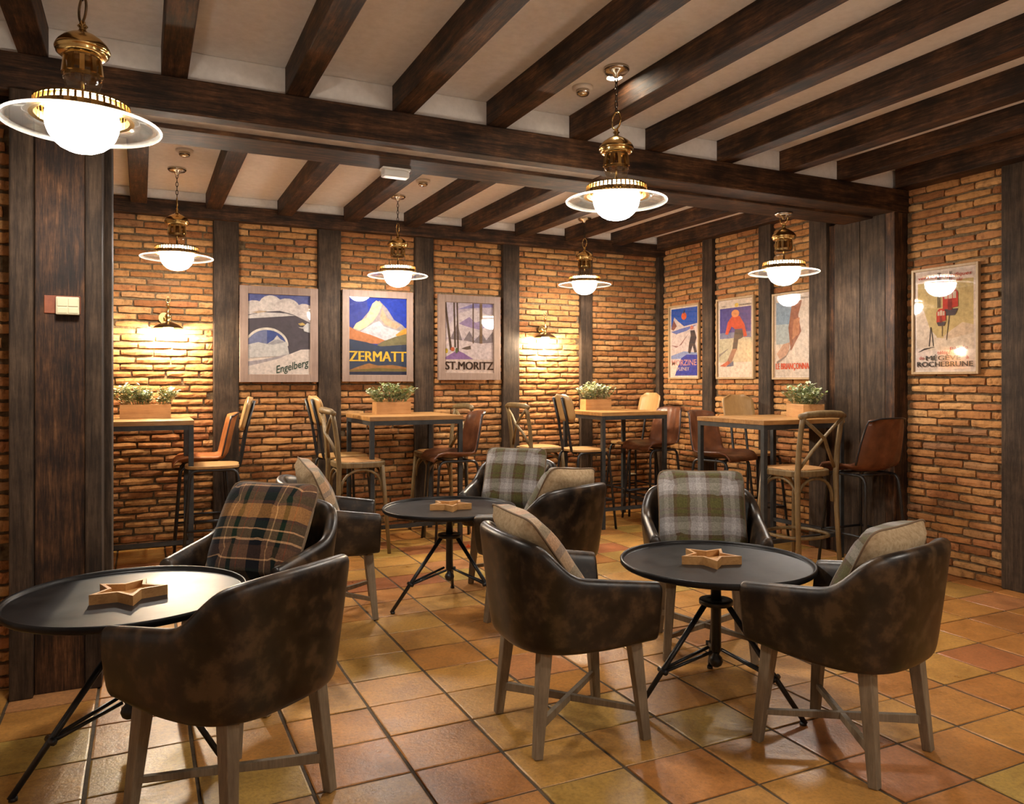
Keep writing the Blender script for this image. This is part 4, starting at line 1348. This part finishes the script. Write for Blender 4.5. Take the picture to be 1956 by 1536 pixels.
# ------------------------------------------------------------------ high tables
def high_table(x0, x1, y0, y1, label):
    t_ = tag(empty('high_table', ((x0 + x1) / 2, (y0 + y1) / 2, 0)), label, 'table', 'high bar tables')
    w, d = (x1 - x0) / 2, (y1 - y0) / 2
    zt = 1.085
    nb = 4
    for k in range(nb):
        a = -d + 2 * d * k / nb
        MB().box(-w, w, a + 0.0008, a + 2 * d / nb - 0.0008, zt - 0.034, zt).build('top_plank', M['oak_x'], t_, bevel=0.002)
    q = 0.036
    for sx in (-1, 1):
        for sy in (-1, 1):
            cx, cy = sx * (w - q / 2 - 0.004), sy * (d - q / 2 - 0.004)
            MB().box(cx - q / 2, cx + q / 2, cy - q / 2, cy + q / 2, 0, zt - 0.034).build('leg', M['steel'], t_, bevel=0.002)
    for s in (-1, 1):
        cy, cx = s * (d - q / 2 - 0.004), s * (w - q / 2 - 0.004)
        MB().box(-w + q, w - q, cy - q / 2, cy + q / 2, zt - 0.034 - q, zt - 0.034).build('apron_bar', M['steel'], t_)
        MB().box(cx - q / 2, cx + q / 2, -d + q, d - q, zt - 0.034 - q, zt - 0.034).build('apron_bar', M['steel'], t_)
        MB().box(cx - q / 2, cx + q / 2, -d + q, d - q, 0.17, 0.20).build('foot_bar', M['steel'], t_)
    MB().box(-w + q, w - q, -d + 0.004, -d + 0.034, 0.17, 0.20).build('foot_bar', M['steel'], t_)
    return t_


high_table(-0.46, 0.355, 6.2, 6.95, 'high wood-topped table half hidden behind the left pillar')
high_table(1.66, 2.47, 6.12, 6.93, 'high wood-topped table below the blue mountain poster')
high_table(3.83, 4.57, 6.08, 6.83, 'high wood-topped table in the far corner of the alcove')
high_table(4.12, 4.95, 4.33, 5.09, 'high wood-topped table beside the right pier')


# ------------------------------------------------------------------ bar stools (local facing +x)
def leg_frame(root, mat, zt=0.70, rail=0.27, hw=0.165, spread=0.215, fx=0.17, ffx=0.215, r=0.0115):
    for s in (-1, 1):
        y0, y1 = s * hw, s * spread
        pts = [(ffx, y1, 0.0), (fx, y0, zt - 0.06), (fx - 0.01, y0, zt - 0.025), (fx - 0.03, y0, zt - 0.006), (fx - 0.06, y0, zt), (-fx + 0.06, y0, zt), (-fx + 0.03, y0, zt - 0.006), (-fx + 0.01, y0, zt - 0.025), (-fx, y0, zt - 0.06), (-ffx, y1, 0.0)]
        MB().tube(pts, r, 8).build('leg_loop', M[mat], root, smooth=True)
    k = rail / zt
    ax, ay = ffx + (fx - ffx) * k, spread + (hw - spread) * k
    for s in (-1, 1):
        MB().tube([(-ax, s * ay, rail), (ax, s * ay, rail)], r * 0.8, 8).build('foot_rail', M[mat], root, smooth=True)
        MB().tube([(s * ax, -ay, rail + 0.02 * (s < 0)), (s * ax, ay, rail + 0.02 * (s < 0))], r * 0.8, 8).build('foot_rail', M[mat], root, smooth=True)
    for s in (-1, 1):
        MB().tube([(s * 0.10, -hw, zt), (s * 0.10, hw, zt)], r * 0.8, 8).build('seat_rail', M[mat], root, smooth=True)


def make_leather_stool(mat):
    root = empty('leather_bar_stool')
    prof = [(0.225, 0.700), (0.215, 0.722), (0.185, 0.735), (0.12, 0.733), (0.04, 0.726), (-0.04, 0.724), (-0.11, 0.732), (-0.160, 0.758), (-0.188, 0.80), (-0.205, 0.86), (-0.220, 0.93), (-0.236, 1.00), (-0.250, 1.06), (-0.262, 1.105), (-0.272, 1.112)]
    N = 24
    vs, fs, uv = [], [], []
    n = len(prof)
    for i, (x, z) in enumerate(prof):
        t_ = i / (n - 1)
        back = smooth01(0.35, 0.62, t_)
        hw = 0.205 + 0.012 * math.sin(math.pi * t_) - 0.035 * smooth01(0.6, 1.0, t_)
        for k in range(N + 1):
            u = k / N * 2 - 1
            cup = abs(u) ** 2.6
            rib = 0.004 * abs(math.sin(u * math.pi * 2.5)) * (0.15 + 0.85 * smooth01(0.05, 0.2, t_))
            dx = cup * (0.055 * back) + rib * back
            dz = cup * 0.045 * (1 - back) * smooth01(0.0, 0.25, t_) + rib * (1 - back) - 0.02 * (abs(u) ** 4) * smooth01(0.85, 1.0, t_)
            vs.append((x + dx, u * hw, z + dz))
    for i in range(n - 1):
        for k in range(N):
            fs.append((i * (N + 1) + k, i * (N + 1) + k + 1, (i + 1) * (N + 1) + k + 1, (i + 1) * (N + 1) + k))
    g_ = MB()
    g_.add(vs, fs)
    o = g_.build('seat_shell', M[mat], root, smooth=True)
    m = o.modifiers.new('solid', 'SOLIDIFY')
    m.thickness = 0.014
    m.offset = 0.0
    # black edge rod round the back
    e = []
    for i in range(7, n):
        e.append(Vector(vs[i * (N + 1)]) + Vector((-0.008, 0, 0)))
    top = [Vector(vs[(n - 1) * (N + 1) + k]) + Vector((-0.008, 0, 0.002)) for k in range(2, N - 1, 2)]
    e2 = [Vector(vs[i * (N + 1) + N]) + Vector((-0.008, 0, 0)) for i in range(n - 1, 6, -1)]
    MB().tube(e + top + e2, 0.006, 7).build('edge_rod', M['black'], root, smooth=True)
    leg_frame(root, 'black')
    return root


def make_ply_stool():
    root = empty('plywood_bar_stool')
    seat = []
    for k in range(36):
        a = 2 * math.pi * k / 36
        c_, s_ = math.cos(a), math.sin(a)
        seat.append((0.01 + 0.195 * math.copysign(abs(c_) ** 0.6, c_), 0.19 * math.copysign(abs(s_) ** 0.6, s_)))
    MB().slab(seat, 0.722, 0.744).build('seat', M['ply'], root, bevel=0.004)
    # back panel, curved
    vs, fs = [], []
    nx, nz = 12, 8
    for j in range(nz + 1):
        w = j / nz
        hw = 0.165 * (1 - 0.55 * max(0, (w - 0.72) / 0.28) ** 3 - 0.30 * max(0, (0.2 - w) / 0.2) ** 2)
        for i in range(nx + 1):
            u = i / nx * 2 - 1
            z = 1.005 + 0.245 * w
            x = -0.222 - 0.06 * w + 0.035 * u * u
            vs.append((x, u * hw, z))
    for j in range(nz):
        for i in range(nx):
            a = j * (nx + 1) + i
            fs.append((a, a + 1, a + nx + 2, a + nx + 1))
    g_ = MB()
    g_.add(vs, fs)
    o = g_.build('backrest', M['ply'], root, smooth=True)
    m = o.modifiers.new('solid', 'SOLIDIFY')
    m.thickness = 0.012
    m.offset = 0
    for s in (-1, 1):
        y = s * 0.075
        pts = [(-0.13, y, 0.708), (-0.165, y, 0.712), (-0.185, y, 0.735), (-0.197, y, 0.79), (-0.235, y, 1.02), (-0.290, y, 1.225)]
        for a, b_ in zip(pts[:-1], pts[1:]):
            pass
        MB().tube(pts, 0.013, 6, flat=1.0).build('back_bar', M['black'], root, smooth=True)
    leg_frame(root, 'black', zt=0.712)
    return root


def make_cross_stool():
    root = empty('cross_back_bar_stool')
    zs = 0.735
    seat = []
    for k in range(36):
        a = 2 * math.pi * k / 36
        c_, s_ = math.cos(a), math.sin(a)
        seat.append((0.01 + 0.205 * math.copysign(abs(c_) ** 0.62, c_), (0.205 + 0.01 * c_) * math.copysign(abs(s_) ** 0.62, s_)))
    st = MB().slab(seat, zs - 0.045, zs).build('seat_rim', M['oak_z'], root, bevel=0.008)
    MB().slab([(0.01 + (x - 0.01) * 0.86, y * 0.86) for x, y in seat], zs - 0.01, zs + 0.008).build('woven_seat', M['rattan'], root, bevel=0.006)
    for s in (-1, 1):
        MB().tube([(-0.215, s * 0.205, 0.0), (-0.19, s * 0.198, 0.45), (-0.185, s * 0.195, 0.70), (-0.20, s * 0.195, 0.90), (-0.225, s * 0.198, 1.06), (-0.240, s * 0.200, 1.12)], [0.016, 0.018, 0.021, 0.019, 0.018, 0.018], 8).build('back_post', M['oak_z'], root, smooth=True)
        MB().tube([(0.215, s * 0.20, 0.0), (0.185, s * 0.18, 0.45), (0.165, s * 0.165, zs - 0.03)], [0.015, 0.018, 0.020], 8).build('front_leg', M['oak_z'], root, smooth=True)
        # cross slat of the back
        MB().tube([(-0.185, -s * 0.175, 0.755), (-0.215, -s * 0.08, 0.88), (-0.245 - 0.008 * s, 0.0, 0.965), (-0.240, s * 0.10, 1.045), (-0.240, s * 0.19, 1.105)], 0.013, 8).build('cross_slat', M['oak_z'], root, smooth=True)
    MB().tube([(-0.232, -0.225, 1.125), (-0.245, -0.17, 1.137), (-0.262, -0.07, 1.143), (-0.265, 0, 1.144), (-0.262, 0.07, 1.143), (-0.245, 0.17, 1.137), (-0.232, 0.225, 1.125)], [0.020, 0.025, 0.027, 0.027, 0.027, 0.025, 0.020], 10).build('top_rail', M['oak_z'], root, smooth=True)

    def arch(p, q, name='arch_brace'):
        p, q = Vector(p), Vector(q)
        pts = []
        for k in range(13):
            a = math.pi * k / 12
            m_ = (p + q) / 2 + (p - q) / 2 * math.cos(a) * (1.0 - 0.0)
            m_.z = 0.50 + 0.175 * math.sin(a) ** 0.75
            pts.append(m_)
        MB().tube(pts, 0.0105, 7).build(name, M['oak_z'], root, smooth=True)
    arch((-0.172, -0.178, 0), (-0.172, 0.178, 0))
    arch((0.165, -0.160, 0), (0.165, 0.160, 0))
    arch((-0.165, -0.178, 0), (0.165, -0.162, 0))
    arch((-0.165, 0.178, 0), (0.165, 0.162, 0))
    ring = []
    for k in range(28):
        a = 2 * math.pi * k / 28
        c_, s_ = math.cos(a), math.sin(a)
        ring.append((0.20 * math.copysign(abs(c_) ** 0.75, c_), 0.205 * math.copysign(abs(s_) ** 0.75, s_), 0.255))
    MB().tube(ring, 0.0125, 8, closed=True).build('foot_ring', M['oak_z'], root, smooth=True)
    return root


STOOLS = {
    'leather': [(0.45, 6.76, 178, 'orange leather bar stool behind a plywood one at the table by the left pillar'),
                (2.42, 6.24, 176, 'brown ribbed leather bar stool right of the table under the mountain poster'),
                (4.60, 6.36, 184, 'brown leather bar stool right of the far corner table'),
                (4.52, 5.26, 285, 'brown leather bar stool facing us behind the table by the right pier'),
                (4.79, 4.03, 88, 'brown leather bar stool with its back to us in front of the right pier')],
    'ply': [(0.50, 6.33, 176, 'plywood bar stool nearer to us at the table by the left pillar'),
            (1.56, 6.68, 8, 'plywood bar stool seen edge on below the gap of two posters'),
            (3.76, 6.29, 2, 'plywood bar stool with black back bars left of the far corner table'),
            (4.66, 6.80, 184, 'plywood bar stool in the far corner, only its rounded back above the table'),
            (4.95, 5.34, 262, 'plywood bar stool whose rounded back shows over the table by the right pier')],
    'cross': [(1.57, 6.20, 0, 'cross-back wooden bar stool left of the table under the mountain poster'),
              (2.46, 6.69, 180, 'cross-back wooden bar stool behind the ribbed leather one under the snowy tree poster'),
              (3.50, 6.72, 2, 'cross-back wooden bar stool against the dark stud, left of the far corner table'),
              (4.36, 4.25, 92, 'cross-back wooden bar stool in front of the table by the right pier')],
}
for kind, spots_ in STOOLS.items():
    proto = {'leather': lambda: make_leather_stool('tan_leather'), 'ply': make_ply_stool, 'cross': make_cross_stool}[kind]()
    for k, (x, y, a, lab) in enumerate(spots_):
        s = proto if k == 0 else copy_tree(proto)
        place(s, x, y, 0, a)
        if kind == 'leather' and k == 0:
            for ch in children(s):
                if ch.name.startswith('seat_shell'):
                    first_shell = ch
        tag(s, lab, 'bar stool', {'leather': 'leather bar stools', 'ply': 'plywood bar stools', 'cross': 'cross-back bar stools'}[kind])

first_shell.material_slots[0].link = 'OBJECT'
first_shell.material_slots[0].material = M['warm_lit_leather']

# ------------------------------------------------------------------ planters
def leaf_mat(name, c1, c2):
    return mottled(name, [(0.3, c1), (0.7, c2)], nscale=30.0, rough=0.5, bmp=0.0, rnd=10)


M['leaf_green'] = leaf_mat('leaf_green', (0.13, 0.18, 0.055), (0.30, 0.34, 0.12))
M['leaf_grey'] = leaf_mat('leaf_grey', (0.28, 0.33, 0.18), (0.48, 0.50, 0.32))
M['leaf_pale'] = leaf_mat('leaf_pale', (0.46, 0.48, 0.30), (0.70, 0.68, 0.50))


def planter(x, y, deg, label, w=0.31, d=0.13, h=0.108, tall=0.17, pale=0, seed=1):
    rnd = random.Random(seed)
    t_ = tag(empty('wooden_planter', (x, y, 1.085), R(deg)), label, 'planter', 'wooden planters on the high tables')
    b = 0.012
    for s in (-1, 1):
        MB().box(-w / 2, w / 2, s * d / 2 - b / 2, s * d / 2 + b / 2, 0, h).build('long_board', M['planter'], t_, bevel=0.001)
        MB().box(s * (w / 2 - b / 2) - b / 2, s * (w / 2 - b / 2) + b / 2, -d / 2 + b / 2, d / 2 - b / 2, 0, h).build('end_board', M['planter'], t_, bevel=0.001)
    MB().box(-w / 2 + b, w / 2 - b, -d / 2 + b / 2, d / 2 - b / 2, 0.004, h - 0.012).build('soil', M['soil'], t_)
    g_, st = MB(), MB()
    for k in range(78):
        sx, sy = rnd.uniform(-w / 2 + 0.02, w / 2 - 0.02), rnd.uniform(-d / 2 + 0.02, d / 2 - 0.02)
        out = Vector((sx * 0.6 + rnd.uniform(-0.03, 0.03), sy * 0.8 + rnd.uniform(-0.03, 0.03), 0))
        hump = 0.80 + 0.20 * abs(math.sin((sx / w + 0.5) * math.pi * 2 + seed))
        hh = tall * hump * rnd.uniform(0.6, 1.05)
        p0 = Vector((sx, sy, h - 0.012))
        hh *= 1.0 - 0.35 * abs(2 * sx / w) ** 2
        p1 = p0 + out * 0.5 + Vector((0, 0, hh * 0.6))
        p2 = p0 + out + Vector((0, 0, hh))
        st.tube([p0, p1, p2], 0.0015, 4)
        for q in range(9):
            f = 0.2 + 0.8 * q / 8
            c = p0.lerp(p1, f * 2) if f < 0.5 else p1.lerp(p2, f * 2 - 1)
            a = rnd.uniform(0, 2 * math.pi)
            dirv = Vector((math.cos(a), math.sin(a), rnd.uniform(-0.1, 0.9))).normalized()
            ln, wd = rnd.uniform(0.028, 0.046), rnd.uniform(0.010, 0.016)
            side = dirv.cross(Vector((0, 0, 1))).normalized()
            up = side.cross(dirv)
            tip = c + dirv * ln
            mid = c + dirv * ln * 0.55
            pts = [c, mid + side * wd + up * 0.003, tip, mid - side * wd + up * 0.003, mid]
            m_ = rnd.choice((0, 0, 1, 1, 2)) if not pale else rnd.choice((0, 1, 2, 2, 2))
            g_.add(pts, [(0, 1, 4), (1, 2, 4), (2, 3, 4), (3, 0, 4)], m_)
    me = g_.mesh('foliage', fix=False)
    fo = obj('foliage', me, [M['leaf_green'], M['leaf_grey'], M['leaf_pale']], t_)
    fo['kind'] = 'stuff'
    st.build('stems', M['leaf_green'], t_)
    children(t_)[-1]['kind'] = 'stuff'


planter(0.03, 6.72, 0, 'wooden planter of green leaves on the table behind the left pillar', w=0.36, seed=3)
planter(1.99, 6.62, 0, 'wooden planter of grey-green leaves below the blue mountain poster', seed=5)
planter(4.13, 6.68, -6, 'wooden planter of pale spiky leaves on the far corner table', w=0.28, tall=0.18, pale=1, seed=8)
planter(4.83, 4.62, 68, 'wooden planter of green leaves in front of the right pier', w=0.32, d=0.16, seed=11)

# small orange clip lying by the foot of the high table
t = tag(empty('orange_clip', (2.44, 5.94, 0.0)), 'tiny orange plastic clip on the floor behind the middle round table', 'clip')
MB().prism([(-0.018, 0.0), (0.018, 0.0), (0.018, 0.012), (0.004, 0.022), (-0.004, 0.022), (-0.018, 0.012)], -0.008, 0.008).build('clip_body', M['orange'], t, bevel=0.002)
MB().tube([(0, 0, 0.02), (0, 0, 0.028)], 0.004, 6).build('knob', M['orange'], t)
